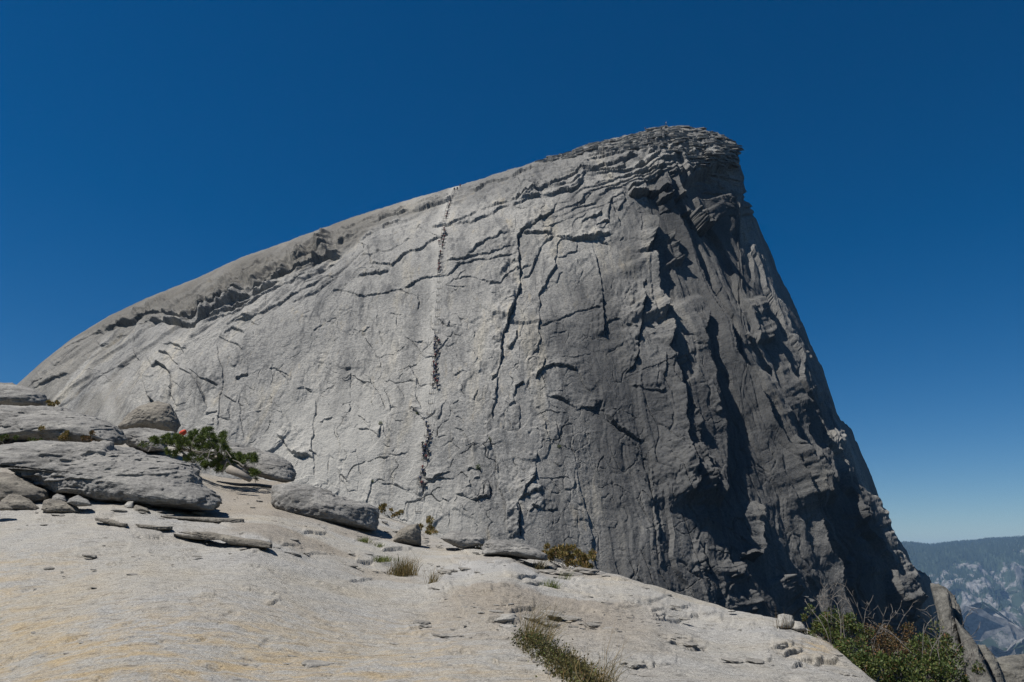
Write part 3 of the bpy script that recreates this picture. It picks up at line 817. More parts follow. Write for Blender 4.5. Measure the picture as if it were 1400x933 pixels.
for k in range(1000):
    u0 = 735 + 274 * rs.random() ** 0.75
    j = int((u0 - us[0]) / (us[1] - us[0]))
    lim = float(np.interp(u0, [735, 820, 900, 960, 1010], [5, 14, 30, 46, 46]))
    q0 = lim * rs.random() ** 1.3 - 0.5
    i = int(np.clip(np.searchsorted(Vv[:, j], vsm[j] + q0), 0, NV - 1))
    c = Vector(P[i, j].tolist())
    slope = float(np.interp(u0, [735, 860, 940, 1010], [0.30, 0.20, -0.02, -0.16]))
    nz_ = Vector((-slope + rs.gauss(0, .10), -0.30 + rs.gauss(0, .14), 1))
    big = rs.random() ** 2
    plate(c + Vector((0, 0.5, -0.25)), 0.7 + 3.4 * big, 0.6 + 1.6 * big, rs.uniform(.22, .75), nz_, rs.gauss(0, .3), rs)
sl_ = link("rubble", mb.build("rubble", M_SLABS)); sl_["kind"] = "stuff"; sl_["label"] = "broken flat slabs stacked over the summit of the dome"; sl_["category"] = "rubble"
#@@GROUND
# ------------------------------------------------------------------ the bare slab in front
g_tps = TPS([(u, v, math.log(Y)) for u, v, Y in [
    (-200, 933, 11.5), (0, 933, 11), (350, 933, 10.4), (700, 933, 10), (1000, 933, 10.2), (1200, 935, 11.5), (1400, 1100, 10),
    (0, 800, 16.5), (350, 800, 16), (700, 850, 14.6), (1000, 885, 14.2), (-200, 800, 18),
    (0, 705, 25), (180, 705, 24.5), (350, 740, 21.5), (700, 790, 21.5), (900, 835, 18.5), (1050, 850, 18),
    (300, 662, 41), (400, 668, 43), (520, 706, 41), (600, 738, 37), (740, 769, 31), (820, 783, 28), (950, 824, 23.5), (1095, 856, 18.6), (1130, 878, 16.5),
    (0, 640, 34), (150, 650, 35), (0, 590, 44), (150, 615, 45), (-200, 560, 50), (0, 562, 52), (260, 640, 43)]])
def GY(u, v): return np.exp(g_tps(u, v))
def ground_at(u, v): return V3(u, v, float(GY(u, v)))
gu = np.linspace(-260, 1480, 1120)
gs = gsil(gu) + fbm(np.stack([gu / 25.0, gu * 0, gu * 0], -1), 4, 201) * np.interp(gu, [600, 1000, 1150], [2.0, 1.6, 0.8])
NG = 520
gt = np.linspace(0, 1, NG)
gbot = np.maximum(1010, gs + 60)
GU = np.repeat(gu[None], NG, 0); GV = gs[None] + (gbot - gs)[None] * gt[:, None]
gdist = GV - gs[None]
GYv = np.exp(g_tps(GU, GV)) * (1 + 0.10 * (1 - np.sqrt(np.clip(1 - (1 - np.clip(gdist / 26.0, 0, 1)) ** 2, 0, 1))))
GP = at(GU, GV, GYv)
GN = blur(grid_normals(GP), 6); GN /= np.linalg.norm(GN, axis=-1, keepdims=True)
gpx = np.stack([GU, GV * 2.0, np.zeros_like(GU)], -1)
GUw = GU + fbm(gpx / 40.0, 2, 211) * 4
GVw = GV + fbm(gpx / 30.0, 3, 217) * 1.6
GD = np.zeros_like(GU)
gp32 = GP.astype(np.float32)
mdist = np.linalg.norm(GP, axis=-1)
def Gs(x0, y0, h, *pts, **kw):
    step([(x0 + a * 0.3143, y0 + b * 0.3143) for a, b in pts], h, grid=(GUw, GVw, GD), **kw)
def Gl(*a, **k): Gs(0, 480, *a, **k)
# ledges below the big boulder: thin sheets whose edges face us
K = dict(soft=1.2, gw=2.2)
Gl(0.11, (160, 733), (250, 738), (340, 738), L=8, groove=0.06, **K)
Gl(0.12, (425, 708), (510, 706), L=8, groove=0.05, **K)
Gl(0.10, (560, 800), (620, 805), (710, 806), L=8, groove=0.05, **K)
Gl(0.07, (335, 882), (420, 882), L=6, groove=0.05, **K)
Gl(0.07, (465, 908), (535, 912), L=6, groove=0.05, **K)
Gs(340, 600, 0.16, (-40, 452), (40, 462), (100, 460), L=8, groove=0.06, **K)
Gs(340, 600, 0.18, (570, 490), (640, 492), (720, 494), L=8, groove=0.08, **K)
Gs(340, 600, 0.14, (475, 530), (545, 533), L=8, groove=0.06, **K)
Gs(340, 600, 0.11, (230, 412), (340, 415), L=8, groove=0.05, **K)
Gs(340, 600, 0.13, (1100, 600), (1180, 610), (1265, 606), L=9, groove=0.06, **K)
Gs(340, 600, 0.13, (965, 676), (1050, 680), L=9, groove=0.06, **K)
Gs(340, 600, 0.16, (1030, 805), (1100, 800), (1175, 806), L=9, groove=0.08, **K)
Gs(640, 640, 0.12, (660, 570), (740, 580), (810, 582), L=8, groove=0.06, **K)
Gs(640, 640, 0.12, (950, 640), (1070, 642), L=8, groove=0.05, **K)
Gs(640, 640, 0.09, (560, 716), (660, 716), L=8, groove=0.05, **K)
rs = random.Random(11)
for k in range(110):
    u0 = rs.uniform(-60, 1120); s0 = float(gsil(u0)); v0 = s0 + 10 + (915 - s0) * rs.random() ** 1.4
    if (u0 < 290 and v0 < 700) or v0 > 915: continue
    ln = rs.uniform(10, 42); a = rs.gauss(0.05, 0.10)
    pts = [(u0 + ln * t, v0 + ln * t * math.tan(a) + rs.gauss(0, 0.8)) for t in (0, 0.35, 0.7, 1)]
    q_ = float(np.interp(v0 - s0, [0, 90, 200], [0.8, 0.7, 0.35]))
    step(pts, rs.uniform(0.05, 0.16) * q_, L=rs.uniform(4, 9), groove=rs.uniform(0.03, 0.07) * q_, grid=(GUw, GVw, GD), **K)
# the sloping crack that holds the grass
Gs(640, 640, 0.10, (-120, 520), (-40, 600), (60, 680), (200, 740), (300, 830), (420, 900), (560, 990), L=24, groove=0.0)
rs = random.Random(11)
rough_zone = lambda u, v: float(np.interp(v - gsil(u), [0, 60, 130, 220], [1.0, 1.0, 0.6, 0.18]))
rz = np.interp(gdist, [0, 70, 150, 260], [1.0, 1.0, 0.6, 0.3])
GD += fbm(gp32 / np.array([4.0, 5.0, 4.0], np.float32), 4, 221) * 0.10
lay = fbm(gp32 / np.array([2.2, 2.0, 0.5], np.float32), 4, 225, 0.6)
q = lay * 3.0; f_ = q - np.floor(q)
far = smooth(36, 16, GYv)
GD += (np.floor(q) + smooth(0, 0.3, f_)) / 3.0 * 0.05 * rz * (0.25 + 0.75 * far)
GD += fbm(gp32 / 0.35, 3, 227, 0.6) * 0.014 * (0.5 + rz) * far
pit = noise(gp32 / np.array([0.22, 0.3, 0.2], np.float32), 229)
GD -= smooth(0.62, 0.8, pit) * 0.025 * far
GD *= smooth(-1, 8, gdist) * 0.8 + 0.2
GPd = GP + GN * GD[..., None]
# beyond the crest it falls to the saddle; towards us it runs under the camera
gb = []
tang = np.gradient(at(gu, gsil(gu), 30.0 + 0 * gu), axis=0)
rr = at(gu, gs, GYv[0]); rr /= np.linalg.norm(rr, axis=-1, keepdims=True)
ns = np.cross(tang, rr); ns /= np.linalg.norm(ns, axis=-1, keepdims=True)
for L in (1.5, 4, 8, 14, 22, 34, 50, 75, 110):
    gb.append(GPd[0] + rr * L - ns * (L * L / 70.0))
gf = []
last = GPd[-1]
for k, dl in enumerate((1.2, 2.5, 4, 6, 9, 13, 18, 26)):
    q_ = last.copy(); q_[:, 1] -= dl; q_[:, 2] = last[:, 2] * (1 - smooth(0, 12, dl)) + (-1.65 - 0.105 * last[:, 0]) * smooth(0, 12, dl)
    gf.append(q_)
G_all = np.concatenate([np.array(gb)[::-1], GPd, np.array(gf)], 0)
gme = mesh_np("slab", G_all.reshape(-1, 3), grid_faces(*G_all.shape[:2]), M_GROUND, True)
gn = fbm(gp32 / np.array([3.5, 3.5, 3.0], np.float32), 4, 231)
tan = smooth(760, 900, GV + gn * 40 - (GU - 300) * 0.12) * (1 - smooth(500, 900, GU + gn * 60)) * 0.95
tan = np.maximum(tan, 0.9 * np.exp(-((GU - 1120) / 45) ** 2 - ((GV - 880) / 14) ** 2))
dirt = np.exp(-((gdist - 62 + gn * 10) / 55) ** 2) * smooth(0.0, 0.7, gn + 0.45) * 0.75 * (1 - smooth(820, 980, GU))
dirt = np.maximum(dirt, 0.8 * smooth(250, 330, GU) * (1 - smooth(420, 470, GU)) * (1 - smooth(20, 60, gdist)))
ntop, nbot = len(gb), len(gf)
for nm, A in (("tan", tan), ("dirt", dirt)):
    a_ = gme.attributes.new(nm, 'FLOAT', 'POINT')
    a_.data.foreach_set("value", np.concatenate([np.repeat(A[:1], ntop, 0), A, np.repeat(A[-1:], nbot, 0)], 0).astype(np.float32).ravel())
slab = link("ground", gme); slab["kind"] = "structure"; slab["label"] = "pale bare granite slab sloping down to the right"

# ------------------------------------------------------------------ far valley wall, forest and haze
HS = [(700, 757), (1100, 754), (1238, 747.5), (1280, 745), (1315, 742), (1365, 739), (1400, 737), (1500, 733), (1800, 728), (2300, 740)]
hu = np.linspace(700, 2300, 620); hsil = np.interp(hu, *np.array(HS).T) + fbm(np.stack([hu / 40, hu * 0, hu * 0], -1), 3, 301) * 2.2
NH = 300
ht = np.linspace(0, 1, NH)
HU = np.repeat(hu[None], NH, 0); HV = hsil[None] + ht[:, None] * 330
hn = fbm(np.stack([HU / 90, HV / 45, HU * 0], -1), 5, 311)
HY = np.interp(HV - hsil[None], [0, 30, 60, 120, 200, 330], [6400, 5900, 5350, 4300, 3300, 2400]) + hn * 190
HY += 900 * (1 - np.sqrt(np.clip(1 - (1 - np.clip((HV - hsil[None]) / 14, 0, 1)) ** 2, 0, 1)))
HP = at(HU, HV, HY)
hsp = fbm(np.stack([(HU - HV * 0.7) / 9.0, (HV + HU * 0.35) / 4.5, HU * 0], -1), 4, 317, 0.6)
hrg = np.abs(fbm(np.stack([(HU - HV * 0.9) / 60.0, (HV + HU * 0.4) / 90.0, HU * 0], -1), 3, 319))
hdn = fbm(np.stack([(HU - HV * 0.7) / 28, (HV + HU * 0.35) / 16, HU * 0], -1), 5, 315, 0.55)
HP += grid_normals(HP) * ((hdn * 40 - hrg * 230) * smooth(5, 60, HV - hsil[None]))[..., None]
hb = [HP[0] + np.array([0, 1, -0.12]) * L for L in (6000, 2500, 900)]
H_all = np.concatenate([np.array(hb), HP, HP[-1:] + np.array([0, -900, -500])], 0)
m, nt, b = new_mat("valley_wall", 0.95, 0.1)
o = coords(nt)
vb = ramp(nt, nz(nt, o, 0.035, 4, 0.7), [(0.4, (0.07, 0.069, 0.065)), (0.62, (0.19, 0.183, 0.172))])
fr_ = N(nt, "ShaderNodeMath", operation='ADD')
nt.links.new(attr(nt, "woods"), fr_.inputs[0]); nt.links.new(nz(nt, o, 0.02, 6, 0.8), fr_.inputs[1])
c = mixc(nt, ramp(nt, fr_.outputs[0], [(0.92, (0, 0, 0)), (1.06, (1, 1, 1))]), vb, (0.028, 0.04, 0.022))
nt.links.new(c, b.inputs["Base Color"])
hme = mesh_np("hills", H_all.reshape(-1, 3), grid_faces(*H_all.shape[:2]), m)
hq = HV - hsil[None]
bare = np.exp(-(((HU - 1350) / 26) ** 2 + ((HV - 823 - (HU - 1350) * -0.15) / 16) ** 2)) + 0.7 * np.exp(-((HV - 838 + (HU - 1310) * 0.45) / 14) ** 2) * (HU < 1345) + np.exp(-(((HU - 1400) / 40) ** 2 + ((HV - 752) / 7) ** 2)) + 0.7 * np.exp(-((HV - 806 + (HU - 1400) * 0.5) / 10) ** 2) * (HU > 1385)
woods = 0.37 + hn * 0.25 + hsp * 0.34 + 0.7 * (1 - smooth(22, 36, hq + hn * 10)) - bare * 0.3
a_ = hme.attributes.new("woods", 'FLOAT', 'POINT')
a_.data.foreach_set("value", np.concatenate([np.repeat(woods[:1], len(hb), 0), woods, woods[-1:]], 0).astype(np.float32).ravel())
hills = link("hills", hme); hills["kind"] = "structure"; hills["label"] = "distant valley wall of grey granite under a dark wooded ridge"
# the far wood: conifers too far and too many to count
rs = random.Random(21)
tv, tf = [], []
cnt = 0
while cnt < 11000:
    j = rs.randrange(185, 300)
    i = 0 if rs.random() < 0.16 else int(rs.random() ** 1.3 * 110)
    if woods[i, j] + rs.gauss(0, 0.10) < 0.56: continue
    p = HP[i, j] + np.array([rs.uniform(-8, 8), rs.uniform(-30, 30), 0])
    h = rs.uniform(12, 34); r = h * rs.uniform(0.17, 0.25)
    b0 = len(tv)
    for k in range(5):
        a = 2 * math.pi * k / 5 + cnt
        tv.append((p[0] + r * math.cos(a), p[1] + r * math.sin(a), p[2] - 3))
    tv.append((p[0], p[1], p[2] + h))
    for k in range(5): tf.append((b0 + k, b0 + (k + 1) % 5, b0 + 5))
    cnt += 1
fo = link("forest", mesh_np("forest", np.array(tv), np.array(tf), plain("conifer_green", (0.028, 0.042, 0.022), 0.9, 0.4, 0.02)))
fo["kind"] = "stuff"; fo["label"] = "dark conifer forest along the far ridge"; fo["category"] = "forest"
# haze
bm = bmesh.new()
x0, x1, y0, y1, z0, z1 = -1500, 17000, -120, 16500, min(G_all[..., 2].min(), H_all[..., 2].min()) - 60, max(P_all[..., 2].max(), H_all[..., 2].max()) + 12
vv_ = [bm.verts.new(p) for p in [(x0, y0, z0), (x1, y0, z0), (x1, y1, z0), (x0, y1, z0), (x0, y0, z1), (x1, y0, z1), (x1, y1, z1), (x0, y1, z1)]]
for f in [(3, 2, 1, 0), (4, 5, 6, 7), (0, 1, 5, 4), (1, 2, 6, 5), (2, 3, 7, 6), (3, 0, 4, 7)]: bm.faces.new([vv_[k] for k in f])
hz = bpy.data.meshes.new("haze"); bm.to_mesh(hz); bm.free()
mh = bpy.data.materials.new("haze"); mh.use_nodes = True
ntz = mh.node_tree; ntz.nodes.remove(ntz.nodes["Principled BSDF"])
pv = ntz.nodes.new("ShaderNodeVolumePrincipled"); pv.inputs["Density"].default_value = 0.00005
pv.inputs["Color"].default_value = (0.36, 0.62, 1.0, 1)
pv.inputs["Anisotropy"].default_value = 0.1
ntz.links.new(pv.outputs[0], ntz.nodes["Material Output"].inputs["Volume"])
hz.materials.append(mh)
ho = link("haze", hz); ho["kind"] = "stuff"; ho["label"] = "thin blue haze filling the valley air"; ho["category"] = "haze"

# ------------------------------------------------------------------ boulders: traced outline, own distance, thickness and relief
def ico(sub):
    bm = bmesh.new(); bmesh.ops.create_icosphere(bm, subdivisions=sub, radius=1.0)
    v = np.array([x.co[:] for x in bm.verts]); f = np.array([[x.index for x in q.verts] for q in bm.faces]); bm.free()
    return v, f
ICO = {k: ico(k) for k in (3, 4, 5, 6, 7)}
def dense(poly, n=240):
    """closed smoothed outline"""
    p = np.array(poly, float); q = np.roll(p, -1, 0); ln = np.hypot(*(q - p).T); cum = np.r_[0, np.cumsum(ln)]
    t = np.linspace(0, cum[-1], n, endpoint=False)
    pc = np.r_[p, p[:1]]
    return np.stack([np.interp(t, cum, pc[:, 0]), np.interp(t, cum, pc[:, 1])], -1)
def boulder(name, label, poly, thick, Y=None, tilt=0.6, yaw=0.0, sub=5, mat=None, cat="boulder", group=None, rough=1.0, flat=0.6, layers=1.0, off=(0, 480), sc=0.3143, center=None, kind=None, sink=0.0):
    poly = [(off[0] + a * sc, off[1] + b * sc) for a, b in poly]
    o_ = dense(poly)
    for _ in range(2): o_ = 0.25 * np.roll(o_, 1, 0) + 0.5 * o_ + 0.25 * np.roll(o_, -1, 0)
    cx, cy = (o_.min(0) + o_.max(0)) / 2 if center is None else center
    sx, sy = (np.ptp(o_[:, 0]) / 2, np.ptp(o_[:, 1]) / 2)
    ang = np.arctan2((o_[:, 1] - cy) / sy, (o_[:, 0] - cx) / sx); rad = np.hypot((o_[:, 1] - cy) / sy, (o_[:, 0] - cx) / sx)
    k = np.argsort(ang); ang, rad = ang[k], rad[k]
    ang = np.r_[ang - 2 * math.pi, ang, ang + 2 * math.pi]; rad = np.r_[rad, rad, rad]
    v, f = ICO[sub]
    th = np.arctan2(-v[:, 2], v[:, 0]); rho = np.hypot(v[:, 0], v[:, 2])
    R_ = np.interp(th, ang, rad)
    uu = cx + sx * R_ * rho * np.cos(th); vv = cy + sy * R_ * rho * np.sin(th)
    vbot = o_[:, 1].max()
    if Y is None: Y = float(GY(cx, vbot - 2)) + thick * 0.75
    Y += sink
    mpp = Y / F_PX
    dep = np.sign(v[:, 1]) * np.abs(v[:, 1]) ** flat * thick
    dep = dep + tilt * (cy - vv) * mpp + yaw * (uu - cx) * mpp
    p = at(uu, vv, Y + dep)
    c = p.mean(0)
    nn_ = p - c; nn_ /= np.linalg.norm(nn_, axis=1, keepdims=True)
    size = max(sx, sy) * mpp
    amp = min(size, thick * 1.6)
    w = p.astype(np.float32)
    n1 = fbm(w / np.float32(amp * 0.9), 3, 401) * amp * 0.06
    lz = w * np.array([0.25, 0.3, 1.0], np.float32)
    q = fbm(lz / np.float32(max(amp * 0.22, 0.05)), 4, 403, 0.6) * 1.6; fq = q - np.floor(q)
    n2 = (np.floor(q) + smooth(0, 0.25, fq) - 0.5) * amp * 0.030 * layers
    n3 = fbm(w / np.float32(amp * 0.09), 4, 405, 0.66) * amp * 0.020
    p = p + nn_ * ((n1 + n2 + n3) * rough)[:, None]
    me = mesh_np(name, p - c, f, mat or M_BOULDER, True)
    ob = link(name, me, loc=Vector(c.tolist()))
    if kind: ob["kind"] = kind
    return tag(ob, label, cat, group)
GB = "boulders resting on the slab"
boulder("boulder", "rounded grey boulder cut off by the left edge, highest of the rock pile", [(-90, 150), (0, 142), (60, 150), (130, 165), (190, 190), (204, 215), (190, 241), (100, 246), (0, 240), (-90, 240)], 2.2, Y=47, group=GB)
boulder("boulder", "long low grey slab boulder behind the largest boulder, scrub along its foot", [(-120, 250), (0, 238), (120, 245), (260, 255), (380, 280), (470, 310), (530, 345), (550, 385), (530, 408), (430, 405), (250, 398), (60, 385), (-120, 380)], 3.2, Y=40, sub=6, group=GB, tilt=0.9)
boulder("boulder", "largest flat grey boulder with a dark undercut along its lower edge", [(-140, 440), (0, 402), (180, 390), (400, 395), (560, 420), (650, 450), (780, 478), (850, 494), (872, 520), (872, 590), (920, 630), (932, 660), (910, 682), (780, 682), (600, 668), (430, 657), (330, 622), (240, 617), (150, 582), (60, 532), (0, 495), (-140, 500)], 2.6, Y=29.5, sub=7, group=GB, tilt=1.0, flat=0.5)
boulder("boulder", "brownish rounded boulder tucked under the left end of the largest boulder", [(-90, 545), (0, 533), (50, 538), (120, 572), (200, 608), (210, 642), (150, 662), (60, 655), (-90, 660)], 1.0, Y=27.6, group=GB, mat=M_BROWN)
boulder("rock", "small tan rock at the left edge in front of the brownish boulder", [(0, 650), (40, 625), (80, 623), (130, 650), (168, 682), (160, 697), (80, 693), (20, 690), (-10, 680)], 0.5, group=GB, mat=M_BROWN, cat="rock")
boulder("rock", "low brown rock wedged under the frame edge beside the small tan rock", [(-30, 660), (0, 656), (40, 668), (58, 692), (0, 695), (-30, 695)], 0.3, Y=24.4, group=GB, mat=M_BROWN, cat="rock", sub=4)
boulder("rock", "flat wide tan rock lying below the largest boulder's left part", [(180, 690), (190, 655), (215, 643), (260, 652), (340, 680), (357, 706), (290, 709), (200, 702)], 0.5, group=GB, mat=M_BROWN, cat="rock")
boulder("rock", "small grey rock standing behind the flat wide tan rock", [(222, 650), (228, 632), (248, 620), (280, 630), (292, 658), (240, 660)], 0.4, group=GB, Y=25.9, cat="rock", sub=4)
boulder("rock", "rounded grey rock just right of the flat wide tan rock", [(288, 660), (300, 642), (340, 628), (380, 648), (403, 674), (340, 676)], 0.4, group=GB, Y=25.4, cat="rock", sub=4)
boulder("rock", "small upright pale rock in the undercut of the largest boulder", [(540, 672), (556, 656), (582, 654), (578, 688), (545, 688)], 0.25, group=GB, mat=M_STONE, cat="rock", sub=4, Y=26.2)
boulder("rock", "low pale rock right beside the small upright one in the undercut", [(575, 694), (590, 670), (640, 684), (655, 702), (590, 703)], 0.3, group=GB, mat=M_BROWN, cat="rock", sub=4)
boulder("boulder", "big brownish block with a shaded front at the foot of the dome", [(515, 325), (555, 282), (610, 240), (680, 221), (735, 233), (765, 290), (780, 322), (772, 356), (700, 354), (600, 340), (525, 340)], 2.6, Y=58, group=GB, mat=M_BROWN, sub=6, tilt=0.15, flat=0.45, layers=0.4)
boulder("boulder", "narrow grey ledge rock in front of the brownish block", [(515, 350), (560, 340), (640, 338), (750, 353), (768, 378), (720, 405), (725, 436), (640, 440), (560, 408), (535, 385)], 1.6, Y=46, group=GB, sub=6, tilt=1.0)
boulder("boulder", "long thin slab above the rounded boulder right of the pine", [(760, 395), (800, 372), (860, 372), (960, 383), (1060, 408), (1086, 428), (1000, 440), (860, 420), (770, 415)], 1.8, Y=50, group=GB, sub=5, tilt=1.2)
boulder("boulder", "smooth rounded boulder right of the low pine", [(880, 440), (975, 416), (1100, 423), (1200, 453), (1260, 490), (1284, 530), (1277, 567), (1240, 575), (1140, 553), (1060, 520), (960, 490)], 1.7, Y=43.0, group=GB, sub=6, tilt=0.8, layers=0.4)
Z2 = dict(off=(340, 600))
boulder("boulder", "long flat-topped boulder lying alone on the slab left of the small pointed one", [(95, 232), (108, 202), (180, 193), (260, 200), (360, 233), (430, 263), (520, 283), (567, 303), (573, 350), (558, 405), (480, 395), (350, 370), (200, 350), (130, 324), (88, 290)], 1.7, group=GB, sub=6, tilt=0.6, yaw=0.35, layers=0.6, Y=34.0, **Z2)
boulder("boulder", "small pointed brown boulder standing at the crest of the slab", [(626, 444), (650, 403), (700, 376), (737, 367), (752, 400), (750, 467), (690, 463), (640, 453)], 0.7, group=GB, mat=M_BROWN, sub=5, tilt=0.1, flat=0.5, layers=0.4, **Z2)
boulder("boulder", "low dark boulder on the crest right of the small pointed one", [(835, 434), (880, 403), (960, 407), (1022, 433), (1024, 460), (930, 480), (880, 460)], 0.9, group=GB, sub=5, **Z2)
boulder("boulder", "low dark boulder on the crest left of the rusty bush", [(1012, 478), (1030, 450), (1060, 436), (1150, 447), (1220, 467), (1292, 503), (1294, 530), (1180, 518), (1090, 508), (1015, 503)], 0.9, group=GB, sub=5, **Z2)
boulder("rock", "pale blocky rock at the slab edge left of the leafy shrubs", [(328, 690), (328, 638), (350, 634), (392, 643), (402, 668), (392, 696), (345, 700)], 0.3, group=GB, mat=M_STONE, sub=4, cat="rock", flat=0.3, off=(960, 640), Y=18.3, layers=0.3)
boulder("rock", "smaller pale rock leaning against the pale blocky rock", [(392, 700), (402, 664), (425, 668), (445, 688), (456, 708), (410, 712)], 0.2, group=GB, mat=M_STONE, sub=4, cat="rock", off=(960, 640), Y=18.1)
# flat stones in the crack beside the grass
Z3 = dict(off=(640, 640))
boulder("flat_stone", "widest pale flat stone on top of the little stack beside the grass", [(95, 655), (130, 640), (200, 634), (212, 650), (205, 668), (150, 676), (100, 672)], 0.3, group="flat stones beside the grass", mat=M_STONE, sub=4, cat="stone", **Z3)
boulder("flat_stone", "middle flat stone of the little stack beside the grass", [(130, 682), (205, 680), (212, 695), (200, 706), (150, 704)], 0.25, group="flat stones beside the grass", mat=M_STONE, sub=4, cat="stone", **Z3)
boulder("flat_stone", "lowest flat stone of the little stack beside the grass", [(160, 714), (205, 710), (216, 720), (200, 727), (165, 726)], 0.18, group="flat stones beside the grass", mat=M_STONE, sub=4, cat="stone", **Z3)
for (x, y, w, h, lab) in [(590, 540, 20, 9, "dark loose stone on top of a flat one near the crest"), (588, 553, 26, 8, "flat pale stone under a dark loose one near the crest"),
                          (428, 550, 26, 8, "grey loose stone just right of a small grass tuft"), (872, 552, 30, 10, "dark stone lying on the crest where the slab starts to drop"),
                          (1145, 622, 36, 9, "pale flat stone on the crest in front of the dark cave"), (274, 481, 28, 7, "flat dark stone below the rusty bush"),
                          (186, 592, 30, 9, "dark stone in the slab above the little flat stack"), (992, 771, 11, 7, "single pale pebble on the smooth right part of the slab"),
                          (470, 428, 24, 9, "dark stone at the right foot of the rusty bush"), (920, 604, 8, 5, "tiny brown pebble on the smooth slab below the crest"),
                          (1268, 693, 9, 5, "tiny dark pebble nearest the pale blocky rock"), (158, 412, 26, 8, "dark flat stone at the left of the rusty bush's foot"),
                          (650, 716, 30, 6, "thin flake lying flat right of the tall grass"), (1325, 858, 16, 8, "dark flake alone on the lower right slab"), (1440, 882, 8, 6, "small dark pebble near the bottom right of the slab"),
                          (820, 650, 24, 6, "thin grey flake in the middle of the right slab"), (535, 670, 14, 6, "small brown chip above the tall grass stems")]:
    pl = [(x - w * .5, y + h * .1), (x - w * .3, y - h * .45), (x + w * .2, y - h * .5), (x + w * .5, y), (x + w * .4, y + h * .45), (x - w * .3, y + h * .5)]
    boulder("stone", lab, pl, w * 0.3143 * 0.5 * 0.018, group="loose stones on the slab", mat=M_STONE if "pale" in lab else M_BROWN if "brown" in lab else M_BOULDER, sub=3, cat="stone", tilt=0.5, **Z3)

# rock spires on the right edge
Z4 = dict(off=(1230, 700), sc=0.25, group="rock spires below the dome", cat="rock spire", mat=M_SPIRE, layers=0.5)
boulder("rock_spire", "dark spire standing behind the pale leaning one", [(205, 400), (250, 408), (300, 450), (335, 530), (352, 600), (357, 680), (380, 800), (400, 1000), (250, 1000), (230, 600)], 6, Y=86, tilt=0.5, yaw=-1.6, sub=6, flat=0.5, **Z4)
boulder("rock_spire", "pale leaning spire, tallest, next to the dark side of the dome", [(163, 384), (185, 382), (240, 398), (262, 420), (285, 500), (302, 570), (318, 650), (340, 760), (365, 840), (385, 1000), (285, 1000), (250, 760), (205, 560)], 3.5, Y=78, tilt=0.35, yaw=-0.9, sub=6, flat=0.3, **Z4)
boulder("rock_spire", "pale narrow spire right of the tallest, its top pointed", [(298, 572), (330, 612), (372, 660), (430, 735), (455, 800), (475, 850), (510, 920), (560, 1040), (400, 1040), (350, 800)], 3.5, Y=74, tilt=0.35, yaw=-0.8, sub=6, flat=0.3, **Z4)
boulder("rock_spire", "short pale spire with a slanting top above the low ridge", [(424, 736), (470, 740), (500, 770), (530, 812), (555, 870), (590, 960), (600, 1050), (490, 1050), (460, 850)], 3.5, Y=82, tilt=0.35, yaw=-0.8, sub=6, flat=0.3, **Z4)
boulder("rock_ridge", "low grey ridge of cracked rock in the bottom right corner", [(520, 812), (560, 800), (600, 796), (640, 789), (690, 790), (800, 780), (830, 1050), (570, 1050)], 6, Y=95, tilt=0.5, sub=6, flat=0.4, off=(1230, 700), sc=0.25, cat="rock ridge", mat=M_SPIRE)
ZL = dict(off=(0, 480), group="thin ledges in the slab", cat="rock ledge", sub=6, flat=0.35, layers=0.8, mat=M_BROWN, tilt=0.3)
boulder("rock_ledge", "upper long thin ledge with a square right end below the largest boulder", [(690, 716), (800, 721), (880, 723), (1000, 728), (1056, 731), (1056, 755), (990, 752), (880, 744), (780, 734), (700, 724)], 0.5, sink=0.1, **ZL)
boulder("rock_ledge", "lower long thin ledge slanting down to the right below the largest boulder", [(735, 783), (850, 785), (930, 789), (960, 796), (1060, 814), (1130, 821), (1184, 835), (1182, 860), (1100, 853), (1000, 841), (940, 815), (850, 805), (745, 792)], 0.5, yaw=-0.7, sink=0.35, **ZL)
boulder("rock_ledge", "short thin ledge left of the lower long one", [(588, 752), (640, 757), (700, 763), (755, 763), (750, 777), (690, 782), (630, 776), (595, 764)], 0.4, sink=-0.2, **ZL)
boulder("rock_ledge", "short crooked ledge below the two pale rocks of the undercut", [(412, 725), (480, 733), (520, 747), (556, 751), (552, 769), (500, 762), (450, 746), (415, 738)], 0.4, yaw=-0.8, sink=-0.2, **ZL)
# flakes and grit too many to count
rs = random.Random(12)
fv, ff = ICO[3]
gv, gfc, nbv = [], [], 0
for k in range(2300):
    u0 = rs.uniform(-60, 1180); s_ = float(gsil(u0))
    v0 = s_ + 5 + (925 - s_) * rs.random() ** 1.25
    if v0 > 925 or (u0 < 285 and v0 < 690) or rs.random() > rough_zone(u0, v0) * (0.35 + 0.65 * min(1, abs(noise(np.array([u0 / 60, v0 / 26, 0]), 9)) * 2.5)) * float(np.interp(u0, [820, 960], [1, 0.07])): continue
    Yk = float(GY(u0, v0)); p = at(u0, v0, Yk)
    w = min(0.34, rs.lognormvariate(-3.25, 0.75)) * (0.7 + Yk / 30.0); t_h = w * rs.uniform(0.14, 0.4)
    a = rs.gauss(0.0, 0.5); ca, sa = math.cos(a), math.sin(a)
    q = fv * (1 + 0.28 * fbm(fv * 1.6 + k * 3.1, 2, 500)[:, None])
    q = q * np.array([w, w * rs.uniform(0.5, 0.9), t_h]); q[:, 2] = np.minimum(q[:, 2], t_h * 0.45)
    q = np.stack([q[:, 0] * ca - q[:, 1] * sa, q[:, 0] * sa + q[:, 1] * ca, q[:, 2] - 0.109 * q[:, 0] + 0.10 * q[:, 1]], -1)
    gv.append(q + p + np.array([0, 0, t_h * 0.12])); gfc.append(ff + nbv); nbv += len(fv)
